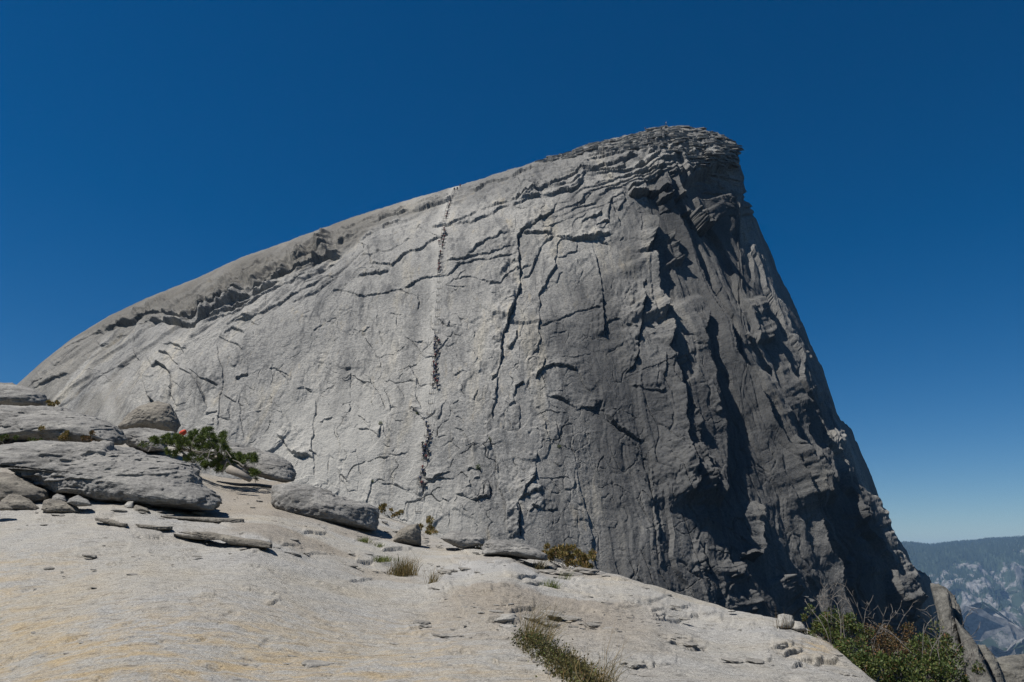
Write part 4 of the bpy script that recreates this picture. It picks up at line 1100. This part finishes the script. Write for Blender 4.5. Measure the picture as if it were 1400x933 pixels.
gr = link("gravel", mesh_np("gravel", np.concatenate(gv), np.concatenate(gfc), boulder_material("flake_granite", (0.12, 0.112, 0.10), (0.21, 0.197, 0.176), (0.30, 0.285, 0.255), 3.0)))
gr["kind"] = "stuff"; gr["label"] = "loose flakes and grit scattered over the pale slab"; gr["category"] = "gravel"
#@@PLANTS
# ------------------------------------------------------------------ plants
def rnd_unit(r):
    while True:
        v = Vector((r.uniform(-1, 1), r.uniform(-1, 1), r.uniform(-1, 1)))
        if 0.05 < v.length < 1: return v.normalized()
def leaf_quad(mb, p, d, n, l, w):
    s = d.cross(n).normalized() * w
    mb.face([p, p + d * l * 0.5 + s, p + d * l, p + d * l * 0.5 - s])
def clear_ground(p):
    return p
def shrub(name, label, blobs, leaf, n, mat, cat="shrub", group=None, seed=1, twig=0.0, dead=0, up=0.4):
    """blobs: (u, v, Y, radius_x, radius_z) leafy clumps with twigs inside; root at the base"""
    r = random.Random(seed)
    cs = [(V3(u, v, Y), rx, rz) for u, v, Y, rx, rz in blobs]
    root = sum((c for c, _, _ in cs), Vector()) / len(cs)
    root = Vector((root.x, root.y, min(c.z - rz for c, _, rz in cs)))
    e = link(name, None, loc=root); tag(e, label, cat, group)
    fm, tm = MB(), MB()
    tot = sum(rx * rx * rz for _, rx, rz in cs)
    for c, rx, rz in cs:
        k = int(n * (rx * rx * rz) / tot)
        subs = []
        for q in range(max(5, int(k / 90))):
            d = rnd_unit(r); d.z = d.z * 0.8 + 0.1
            subs.append(c + Vector((d.x * rx, d.y * rx, d.z * rz)) * r.uniform(0.55, 1.0))
        for sp in subs:
            base = c + Vector((r.uniform(-.3, .3) * rx, r.uniform(-.3, .3) * rx, -rz))
            mid = (base + sp) / 2 + rnd_unit(r) * rx * 0.15
            tm.tube([Vector((0, 0, -0.05)), (base - root) * 0.6, base - root, mid - root, sp - root], 0.012 * (rx / 0.5) ** 0.5, 0.004, 4)
            rad = min(rx, rz) * r.uniform(0.22, 0.42)
            for _ in range(int(k / len(subs))):
                d = rnd_unit(r); p = sp + d * rad * r.random() ** 0.5
                dd = (d + rnd_unit(r) * 0.7 + Vector((0, 0, up))).normalized()
                leaf_quad(fm, p - root, dd, rnd_unit(r), leaf * r.uniform(0.6, 1.3), leaf * r.uniform(0.22, 0.36))
    for q in range(dead):
        c, rx, rz = r.choice(cs)
        p = c + Vector((r.uniform(-.8, .8) * rx, r.uniform(-.5, .5) * rx, rz * 0.2))
        d = Vector((r.gauss(0.15, 0.5), r.gauss(0, 0.3), 1)).normalized()
        pts = [p]
        for j in range(4):
            d = (d + rnd_unit(r) * 0.28).normalized(); p = p + d * twig / 4; pts.append(p)
            if j in (1, 2, 3):
                for _ in range(2):
                    d2 = (d + rnd_unit(r) * 0.9).normalized()
                    tm.tube([p - root, p + d2 * twig * 0.13 - root, p + (d2 + rnd_unit(r) * 0.3) * twig * 0.24 - root], 0.006, 0.003, 3)
        tm.tube([x - root for x in pts], 0.009, 0.004, 4)
    link("foliage", fm.build("foliage", mat), e)
    link("branches", tm.build("branches", M_TWIG), e)
    return e
GSH = "leafy shrubs below the slab edge"
shrub("leafy_shrub", "low green and rust shrub next to the pale blocky rock", [(1112, 848, 18.5, .38, .28), (1140, 856, 18.2, .42, .36), (1165, 868, 17.8, .40, .38), (1122, 868, 18.0, .3, .3), (1145, 886, 17.2, .3, .3)], 0.052, 5200, M_LEAF, group=GSH, seed=2, twig=0.95, dead=9)
shrub("leafy_shrub", "red tinged shrub with many bare grey twigs, in the middle of the shrub bank", [(1195, 872, 18.6, .40, .34), (1225, 866, 19.4, .38, .34), (1210, 890, 17.6, .42, .38), (1240, 885, 18.4, .36, .3)], 0.048, 3600, M_RUST, group=GSH, seed=3, twig=0.75, dead=8)
shrub("leafy_shrub", "dark green shrub nearest the slab's lower right edge", [(1175, 898, 16.4, .40, .38), (1205, 918, 15.6, .46, .42), (1180, 915, 15.8, .3, .3), (1235, 928, 15.4, .46, .40), (1150, 893, 16.8, .25, .25)], 0.055, 6500, M_LEAF, group=GSH, seed=4)
shrub("leafy_shrub", "tall green shrub against the leaning spire", [(1262, 898, 17.6, .44, .46), (1287, 880, 18.6, .36, .42), (1290, 910, 17.2, .40, .42), (1265, 925, 16.2, .46, .40)], 0.055, 6500, M_LEAF, group=GSH, seed=5, twig=0.9, dead=10)
shrub("leafy_shrub", "sparse little shrub at the foot of the narrow spire", [(1331, 918, 19.5, .22, .26), (1312, 926, 18.5, .26, .22)], 0.05, 900, M_LEAF, group=GSH, seed=6, twig=0.5, dead=6)
shrub("rusty_bush", "low rusty brown bush on the crest of the slab", [(752, 757, 31, .55, .30), (770, 760, 30.5, .65, .36), (790, 764, 30, .6, .36), (808, 771, 29.5, .45, .32)], 0.10, 3600, M_HEATH, seed=8, cat="bush", up=0.9)
GSC = "dry scrub between the boulders"
shrub("scrub_clump", "dry yellow scrub right of the highest boulder at the left edge", [(72, 551, 45, .5, .28)], 0.11, 500, M_HEATH, group=GSC, seed=9, cat="scrub", up=0.9)
shrub("scrub_clump", "olive scrub along the foot of the long low boulder, at its middle", [(88, 596, 36.5, .6, .28), (100, 598, 36.5, .5, .26), (78, 594, 36.5, .5, .26), (60, 592, 36.5, .4, .3)], 0.09, 1300, M_HEATH, group=GSC, seed=10, cat="scrub", up=0.9)
shrub("scrub_clump", "small brown scrub under the right end of the long low boulder", [(126, 599, 36.5, .45, .3)], 0.09, 400, M_RUST, group=GSC, seed=11, cat="scrub", up=0.9)
shrub("scrub_clump", "green scrub at the left edge between two boulders", [(5, 600, 36, .6, .28), (45, 603, 35.5, .4, .18)], 0.09, 800, M_LEAF, group=GSC, seed=12, cat="scrub", up=0.9)
shrub("scrub_clump", "small green scrub in front of the narrow grey ledge rock", [(211, 602, 43, .5, .24), (197, 610, 42, .4, .2)], 0.11, 420, M_LEAF, group=GSC, seed=13, cat="scrub", up=0.9)
shrub("scrub_clump", "dry yellow scrub just right of the lone flat-topped boulder", [(530, 697, 44, .5, .3), (540, 701, 43.5, .45, .26)], 0.12, 600, M_HEATH, group=GSC, seed=14, cat="scrub", up=0.9)
shrub("scrub_clump", "yellow green scrub behind the small pointed boulder", [(583, 720, 43, .55, .42), (590, 728, 42, .4, .3)], 0.12, 600, M_HEATH, group=GSC, seed=15, cat="scrub", up=0.9)
shrub("scrub_clump", "dark olive scrub between the two low dark crest boulders", [(662, 750, 33.5, .28, .25), (653, 746, 34, .3, .16)], 0.08, 400, M_HEATH, group=GSC, seed=16, cat="scrub", up=0.9)

def grass(name, label, spots, n, h, mat, lmat=None, lean=(0.15, 0, 0), spread=0.35, group="grass tufts on the slab", seed=1, w=0.006, leafy=0):
    r = random.Random(seed)
    pts = [ground_at(u, v) for u, v in spots]
    root = sum(pts, Vector()) / len(pts)
    e = link(name, None, loc=root); tag(e, label, "grass", group)
    mb = MB(); lm = MB()
    for k in range(n):
        t = r.random() * (len(pts) - 1); i = min(int(t), max(len(pts) - 2, 0))
        p = pts[i].lerp(pts[min(i + 1, len(pts) - 1)], t - i) if len(pts) > 1 else pts[0].copy()
        p = p + Vector((r.gauss(0, spread * 0.28), r.gauss(0, spread * 0.28), -0.03))
        hh = h * r.uniform(0.35, 1.0) * (1.25 if r.random() < 0.1 else 1)
        d = Vector((lean[0] + r.gauss(0, 0.26), lean[1] + r.gauss(0, 0.2), 1)).normalized()
        side = d.cross(rnd_unit(r)).normalized() * w
        q1 = p + d * hh * 0.5; bend = Vector((r.gauss(0, .22) + lean[0] * .5, r.gauss(0, .15), -0.06))
        q2 = p + (d + bend).normalized() * hh
        b = len(mb.v)
        mb.v += [x - root for x in (p - side, p + side, q1 + side * .7, q1 - side * .7, q2 + side * .15, q2 - side * .15)]
        mb.f += [(b, b + 1, b + 2, b + 3), (b + 3, b + 2, b + 4, b + 5)]; mb.m += [0, 0]
    link("blades", mb.build("blades", mat), e)
    for k in range(leafy):
        t = r.random() * (len(pts) - 1); i = min(int(t), max(len(pts) - 2, 0))
        p = pts[i].lerp(pts[min(i + 1, len(pts) - 1)], t - i) + Vector((r.gauss(0, spread * 0.3), r.gauss(0, spread * 0.25), abs(r.gauss(0, 0.07))))
        leaf_quad(lm, p - root, (rnd_unit(r) + Vector((0, 0, 0.7))).normalized(), rnd_unit(r), 0.035 * r.uniform(.6, 1.3), 0.011)
    if leafy: link("leaves", lm.build("leaves", lmat or M_CUSH), e)
    return e
grass("tall_grass", "tall wispy dry grass leaning right, upper end of the grassy crack", [(716, 874), (728, 880), (742, 890)], 230, 0.80, M_GRASS, lean=(0.36, 0.1, 0), spread=0.30, seed=31, w=0.0035, leafy=700, lmat=M_LEAF)
grass("tall_grass", "dense green and brown tuft filling the middle of the grassy crack", [(716, 878), (735, 892), (755, 902), (775, 918), (788, 928)], 900, 0.20, M_GRASS, spread=0.36, seed=32, leafy=5200, w=0.004)
grass("tall_grass", "brown dry grass at the lower end of the grassy crack", [(765, 905), (785, 922), (800, 938), (815, 950)], 420, 0.34, M_GRASS, lean=(0.12, 0, 0), spread=0.34, seed=33, leafy=2600, w=0.004)
grass("tall_grass", "thin stalks standing right of the grassy crack at the frame's bottom edge", [(822, 940), (832, 945)], 70, 0.62, M_GRASS, lean=(0.32, 0, 0), spread=0.25, seed=34, w=0.003)
grass("grass_tuft", "spiky dark tuft alone in the middle of the slab", [(541, 786), (551, 788), (560, 785)], 420, 0.62, M_GRASS, lean=(0.05, 0, 0), spread=0.5, seed=35, w=0.007)
grass("grass_tuft", "reddish wisp of grass right of the spiky dark tuft", [(587, 804), (592, 798)], 80, 0.55, M_GRASS, lean=(0.2, 0, 0), spread=0.2, seed=36, w=0.006)
grass("grass_tuft", "small green tuft near the crest above the tall grass", [(748, 806), (756, 808)], 200, 0.36, M_GRASSG, spread=0.35, seed=37, w=0.006)
grass("grass_tuft", "thin stray grass stems right of the small green tuft", [(768, 795), (775, 790)], 40, 0.4, M_GRASSG, lean=(0.2, 0, 0), spread=0.4, seed=38, w=0.005)
grass("grass_tuft", "tiny brown tuft below the rusty bush", [(738, 777)], 110, 0.4, M_GRASS, spread=0.4, seed=39, w=0.008)
grass("grass_tuft", "flat yellow green patch up-slope of the spiky dark tuft", [(516, 768), (528, 766)], 260, 0.22, M_GRASSG, spread=0.6, seed=40, w=0.009)
grass("grass_tuft", "small yellow green tuft below the lone flat-topped boulder", [(494, 742), (499, 741)], 130, 0.28, M_GRASSG, spread=0.35, seed=41, w=0.009)
grass("grass_tuft", "little pale tuft between the lone boulder and the small pointed one", [(514, 749), (520, 748)], 90, 0.25, M_GRASSG, spread=0.4, seed=42, w=0.009)
grass("grass_tuft", "reddish stems sticking up by the pale blocky rock", [(1062, 858), (1070, 856), (1078, 858)], 26, 0.5, M_RUST, lean=(0.1, 0, 0), spread=0.2, seed=43, w=0.005)

# low twisted pine among the boulders
def pine():
    r = random.Random(77)
    Yp = 39.5
    root = V3(338, 652, 39)
    e = link("pine_tree", None, loc=root); tag(e, "low twisted pine sprawling between the boulders", "pine tree")
    trunk, limbs, nee = MB(), MB(), MB()
    spine = [V3(338, 652, 39), V3(322, 640, 39.2), V3(302, 630, 39.4), V3(282, 622, 39.8), V3(262, 617, 40.2), V3(244, 613, 40.8)]
    trunk.tube([p - root for p in spine], 0.22, 0.06, 8)
    tips = []
    clumps = [(244, 607), (250, 613), (238, 601), (257, 606), (232, 618), (240, 620), (263, 598), (270, 604), (268, 612), (262, 622), (252, 628), (276, 598), (281, 592), (284, 600), (277, 610),
              (290, 598), (293, 606), (286, 612), (297, 612), (303, 596), (304, 604), (308, 613), (300, 622), (290, 624), (278, 622), (270, 630), (282, 634), (292, 636), (300, 632), (308, 628),
              (314, 620), (318, 628), (324, 622), (330, 630), (335, 627), (343, 625), (346, 628), (347, 645), (350, 648), (326, 636), (276, 638), (298, 641), (305, 640), (236, 606), (246, 600), (313, 634), (286, 588), (265, 592),
              (222, 602), (212, 602), (228, 596)]
    for u, v in clumps:
        for q in range(5):
            c = V3(u + r.gauss(0, 3.0), v + r.gauss(0, 2.6), Yp + r.uniform(-1.0, 1.2))
            k = min(range(len(spine)), key=lambda j: (spine[j] - c).length)
            s = spine[k]
            if q == 0:
                m = s.lerp(c, 0.5) + rnd_unit(r) * 0.12
                limbs.tube([x - root for x in (s, m, c)], 0.028, 0.010, 5)
            R_ = r.uniform(0.15, 0.24)
            ax = (Vector((r.gauss(0, .5), r.gauss(0, .5), 1))).normalized()
            for _ in range(110):
                d = (rnd_unit(r) + ax * 0.6).normalized()
                leaf_quad(nee, c + d * 0.02 - root + rnd_unit(r) * 0.05, d, rnd_unit(r), R_ * r.uniform(.6, 1.1), 0.011)
    for (a, b, c) in [((288, 622), (300, 618), (302, 608)), ((310, 632), (306, 640), (303, 648)), ((312, 630), (318, 640), (321, 645)), ((262, 616), (280, 619), (296, 617)), ((316, 626), (309, 616), (305, 628)), ((284, 628), (287, 618), (290, 612)), ((272, 626), (280, 618), (286, 615)), ((333, 638), (326, 632), (318, 629))]:
        limbs.tube([V3(u, v, 37.9 + 0.1 * i) - root for i, (u, v) in enumerate((a, b, c))], 0.035, 0.018, 5)
    link("trunk", trunk.build("trunk", M_BARK, True), e)
    link("branches", limbs.build("branches", M_BARK), e)
    link("needles", nee.build("needles", M_NEEDLE), e)
pine()
def log_():
    mb = MB()
    a, b, c = V3(313, 642, 37.6), V3(328, 648, 37.4), V3(342, 656, 37.2)
    root = (a + c) / 2
    mb.tube([x - root for x in (a, b, c)], 0.21, 0.13, 9)
    o = link("dead_log", mb.build("dead_log", M_BARK, True), loc=root)
    tag(o, "short bleached dead log lying below the pine", "log")
log_()
def pack_():
    r = random.Random(3)
    v, f = ICO[3]
    p = v * np.array([0.13, 0.10, 0.10]); p = np.sign(p) * np.abs(p) ** 0.8 * 1.05
    p[:, 2] += 0.05 * np.sin(p[:, 0] * 8)
    root = V3(250, 592, 46.0)
    o = link("backpack", mesh_np("backpack", p, f, plain("red_cloth", (0.55, 0.07, 0.03), 0.8), True), loc=root)
    tag(o, "small red orange backpack left beside the brownish block", "backpack")
    mb = MB(); mb.tube([(-.07, -.11, .10), (-.08, -.16, .02), (-.07, -.11, -.08)], 0.012, 0.012, 5); mb.tube([(.07, -.11, .10), (.08, -.16, .02), (.07, -.11, -.08)], 0.012, 0.012, 5)
    link("strap", mb.build("strap", plain("black_strap", (0.03, 0.03, 0.03))), o)
pack_()
# a few dark plants rooted in cracks of the dome
def ledge_plant(u, v, s, label, seed):
    p = dome_at(u, v); r = random.Random(seed)
    e = link("crack_plant", None, loc=p); tag(e, label, "plant", "dark plants in the cracks of the dome")
    mb = MB()
    for k in range(220):
        d = rnd_unit(r); d.y = -abs(d.y); d.z = d.z * 1.2 + 0.3
        leaf_quad(mb, d * s * r.uniform(.2, 1), (d + rnd_unit(r)).normalized(), rnd_unit(r), s * 0.34, s * 0.1)
    link("foliage", mb.build("foliage", M_NEEDLE), e)
    tb = MB(); tb.tube([(0, .3, -.2 * s), (0, -.1, .1 * s), (0.1 * s, -.3, .5 * s)], 0.06, 0.02, 4)
    link("stem", tb.build("stem", M_TWIG), e)
for k, (u, v, s, lab) in enumerate([(654, 640, 1.0, "dark green plant in the cracked corner right of the lowest climbers"), (520, 580, 0.8, "dark plant in a short crack left of the lowest climbers"), (669, 603, 0.9, "dark plant on the steep wall right of the lower climbers"),
                          (509, 660, 0.7, "small dark plant at the dome foot above the yellow scrub"), (571, 565, 0.8, "upper of two dark plants just left of the cables"), (764, 612, 0.9, "dark plant on the grey wall above the rusty bush")]):
    ledge_plant(u, v, s * 0.65, lab, 90 + k)
#@@PEOPLE
# ------------------------------------------------------------------ cables, posts and climbers
CAB = [(571, 703), (575, 670), (580, 630), (584, 590), (589, 550), (593, 505), (596, 470), (598, 430), (600, 390), (602, 350), (606, 318), (611, 290), (618, 270), (623, 259)]
CABA = np.array(CAB, float)
path = [dome_at(float(np.interp(v, CABA[::-1, 1], CABA[::-1, 0])), v) for v in np.arange(703, 258, -1.0)]
pa = np.array([p[:] for p in path])
for _ in range(6): pa[1:-1] = 0.25 * pa[:-2] + 0.5 * pa[1:-1] + 0.25 * pa[2:]
cum = np.r_[0, np.cumsum(np.linalg.norm(np.diff(pa, axis=0), axis=1))]
stations = np.arange(0.5, cum[-1], 3.6)
SX = 0.55
def on_path(d): return Vector([float(np.interp(d, cum, pa[:, k])) for k in range(3)])
pm = MB(); pm.tube([(0, 0.12, -0.35), (0, -0.02, 0.55), (0, -0.1, 1.15)], 0.045, 0.045, 6)
post_me = pm.build("cable_post", M_STEEL)
kb = MB()
for zz in (-0.05, 0.05): pass
def box(mb, c, s):
    x, y, z = s; c = Vector(c)
    q = [c + Vector((a * x, b * y, d * z)) for a in (-1, 1) for b in (-1, 1) for d in (-1, 1)]
    for f in [(0, 1, 3, 2), (4, 6, 7, 5), (0, 4, 5, 1), (2, 3, 7, 6), (0, 2, 6, 4), (1, 5, 7, 3)]: mb.face([q[i] for i in f])
box(kb, (0, 0, 0), (SX + 0.12, 0.05, 0.06)); box(kb, (-0.4, -0.02, 0.075), (0.06, 0.04, 0.012)); box(kb, (0.4, -0.02, 0.075), (0.06, 0.04, 0.012))
plank_me = kb.build("foot_plank", M_PLANK)
lines = {-1: [], 1: []}
for k, d in enumerate(stations):
    p = on_path(d)
    pl = link("foot_plank", plank_me, loc=p + Vector((0, -0.25, 0.12)))
    tag(pl, "weathered wooden foot plank across the cable route up the dome", "foot plank", "foot planks of the cable route")
    for s in (-1, 1):
        o = link("cable_post", post_me, loc=p + Vector((s * SX, -0.1, 0.05)))
        tag(o, ("steel post of the %s cable climbing the dome" % ("left" if s < 0 else "right")), "cable post", "%s posts of the cable route" % ("left" if s < 0 else "right"))
        lines[s].append(p + Vector((s * SX, -0.2, 1.15)))
for s in (-1, 1):
    root = lines[s][0].copy(); mb = MB(); pts = []
    for a, b in zip(lines[s][:-1], lines[s][1:]):
        for t in (0, 0.33, 0.66): pts.append(a.lerp(b, t) - root + Vector((0, 0, -0.25 * 4 * t * (1 - t))))
    mb.tube(pts, 0.022, 0.022, 4)
    o = link("steel_cable", mb.build("steel_cable", M_STEEL), loc=root)
    tag(o, "steel cable forming the %s handrail of the climbing route" % ("left" if s < 0 else "right"), "cable")

def skin_body(joints, edges, radii, name):
    me = bpy.data.meshes.new(name); me.from_pydata(joints, edges, [])
    o = bpy.data.objects.new(name, me); COL.objects.link(o)
    md = o.modifiers.new("skin", 'SKIN')
    for i, r_ in enumerate(radii): me.skin_vertices[0].data[i].radius = (r_, r_) if not isinstance(r_, tuple) else r_
    me.skin_vertices[0].data[0].use_root = True
    sd = o.modifiers.new("sub", 'SUBSURF'); sd.levels = 2; sd.render_levels = 2
    dg = bpy.context.evaluated_depsgraph_get(); dg.update()
    m2 = bpy.data.meshes.new_from_object(o.evaluated_get(dg))
    bpy.data.objects.remove(o); m2.name = name
    return m2
def climber(pose):
    """a climber facing up the slope (+Y); the feet stand at the origin"""
    up = pose == "up"
    J = [(0, .0, .92), (0, .06, 1.15), (0, .12, 1.38), (0, .15, 1.50), (0, .19, 1.63),          # pelvis, waist, chest, neck, head
         (-.10, .02, .86), (-.13, .20, .52), (-.13, .12, .08), (-.13, .26, .03),                # left leg
         (.10, -.02, .86), (.12, .02, .46), (.12, -.10, .06), (.12, .04, .0),                   # right leg
         (-.18, .12, 1.40), (-.36, .16, 1.22), (-.50, .34, 1.30), (-.53, .42, 1.33),            # left arm
         (.18, .12, 1.40), (.36, .14, 1.18), (.50, .30, 1.22), (.53, .38, 1.24)]
    if not up:
        J[13:17] = [(-.18, .10, 1.40), (-.27, .02, 1.15), (-.24, .16, .95), (-.23, .22, .88)]
        J[17:21] = [(.18, .10, 1.40), (.28, .04, 1.15), (.25, .14, .93), (.24, .20, .86)]
        J[6] = (-.12, .04, .48); J[7] = (-.12, -.02, .07); J[8] = (-.13, .12, .03)
    E = [(0, 1), (1, 2), (2, 3), (3, 4), (0, 5), (5, 6), (6, 7), (7, 8), (0, 9), (9, 10), (10, 11), (11, 12), (2, 13), (13, 14), (14, 15), (15, 16), (2, 17), (17, 18), (18, 19), (19, 20)]
    Rr = [(.15, .11), (.14, .10), (.17, .12), .06, .10, .09, .065, .045, .04, .09, .065, .045, .04, .07, .05, .038, .04, .07, .05, .038, .04]
    me = skin_body(J, E, Rr, "person")
    me.materials.clear()
    for m_ in (M_PANTS[0], M_SHIRT[0], M_SKIN, M_HAIR): me.materials.append(m_)
    for p in me.polygons:
        c = p.center; z = c.z
        p.use_smooth = True
        p.material_index = 0 if z < .95 else 1
        if z > 1.46: p.material_index = 2
        if abs(c.x) > .40 and up: p.material_index = 2
        if z > 1.62 and c.y < .22: p.material_index = 3
        if not up and abs(c.x) > .2 and z < 1.0 and z > .8: p.material_index = 2
    return me
M_SKIN = plain("skin", (0.42, 0.26, 0.18), 0.6, 0.1)
M_HAIR = plain("dark_hair", (0.03, 0.025, 0.02), 0.7)
M_PANTS = [plain("dark_trousers", (0.03, 0.03, 0.035)), plain("grey_trousers", (0.045, 0.045, 0.05)), plain("olive_trousers", (0.06, 0.055, 0.035))]
M_SHIRT = [plain("black_shirt", (0.025, 0.025, 0.03)), plain("maroon_shirt", (0.12, 0.03, 0.03)), plain("navy_shirt", (0.03, 0.04, 0.08)), plain("grey_shirt", (0.06, 0.06, 0.065)), plain("white_shirt", (0.5, 0.5, 0.5))]
M_PACK = [plain("black_pack", (0.02, 0.02, 0.022)), plain("dark_red_pack", (0.10, 0.02, 0.02)), plain("dark_blue_pack", (0.02, 0.03, 0.06))]
ME_UP, ME_STAND = climber("up"), climber("stand")
bp = ICO[3][0] * np.array([.19, .13, .27]); bp = np.sign(bp) * np.abs(bp / np.array([.19, .13, .27])) ** .7 * np.array([.19, .13, .27])
ME_PACK = mesh_np("backpack", bp, ICO[3][1], M_PACK[0], True)
rs = random.Random(55)
def person(u, v, label, group, pose="up", pack=True, rz=0.0, shirt=None, z=0.0, pos=None):
    p = dome_at(u, v) if pos is None else pos
    o = link("person", ME_UP if pose == "up" else ME_STAND, loc=p + Vector((0, -0.12, z)))
    o.rotation_euler = (math.radians(-6), 0, rz); o.scale = [rs.uniform(1.12, 1.24)] * 3
    tag(o, label, "person", group)
    for k, m_ in ((0, rs.choice(M_PANTS)), (1, rs.choice(M_SHIRT[:4]) if shirt is None else M_SHIRT[shirt])):
        o.material_slots[k].link = 'OBJECT'; o.material_slots[k].material = m_
    if pack:
        b = link("backpack", ME_PACK, o, (0, -.10, 1.24)); b.rotation_euler = (math.radians(-10), 0, 0)
        b.material_slots[0].link = 'OBJECT'; b.material_slots[0].material = rs.choice(M_PACK)
    return o
up_ = [(612, 294), (610, 300), (608.6, 310), (607.5, 317), (606.4, 324), (609.4, 323), (600.5, 335), (605.6, 336), (603.2, 331), (602, 349), (600.5, 361), (600, 366), (601.4, 371), (599.5, 374), (608, 320), (604.5, 328), (606.5, 333), (601, 355), (611, 297), (613.5, 287), (614.5, 284), (616, 279), (605, 341), (602.5, 352), (607, 328)]
for u, v in up_: person(u, v, "dark clad climber in the line just below the top of the cables", "climbers on the upper stretch of cables")
mi_ = [(594.6, 466), (598, 469), (595, 474), (600.5, 472), (594.5, 483), (597, 488), (599, 486), (593, 502), (596, 500), (593.7, 510), (597, 514), (593, 516), (595.5, 525), (592, 532), (597.7, 534), (596, 520), (594, 478), (595.5, 492), (594.5, 506), (596.5, 506), (593, 521), (598, 529)]
for u, v in mi_: person(u, v, "dark clad climber packed in the line halfway up the cables", "climbers on the middle stretch of cables")
lo_ = [(582.5, 585), (585, 596), (588, 602), (584.6, 591), (577.8, 614), (582, 616), (580, 623), (585.6, 624), (583, 632), (578.6, 619), (577.6, 646), (580.5, 655), (575, 661), (576.5, 667), (580.5, 670), (581, 619), (583.5, 611), (579, 628), (577.5, 651), (586, 607)]
for u, v in lo_: person(u, v, "dark clad climber near the foot of the cables", "climbers on the lower stretch of cables")
for u, v, s_, lab in [(621.7, 262.5, 0, "climber in black, left of the pair stepping off the top of the cables"), (625.2, 262, 1, "climber in maroon, right of the pair stepping off the top of the cables"), (629, 257, 3, "hiker in grey standing on the skyline above the cables")]:
    person(u, v, lab, "hikers at the top of the cables", pose="stand", shirt=s_)
def skyline(u): return dome_at(u, float(np.interp(u, us, vsky)) + 0.2)
person(0, 0, "tiny dark figure standing on the summit skyline", "hikers on the summit", pose="stand", shirt=0, pos=skyline(883), rz=1.2)
person(0, 0, "tiny pale shirted figure at the highest point of the summit", "hikers on the summit", pose="stand", shirt=4, pos=skyline(910), rz=-2.0)
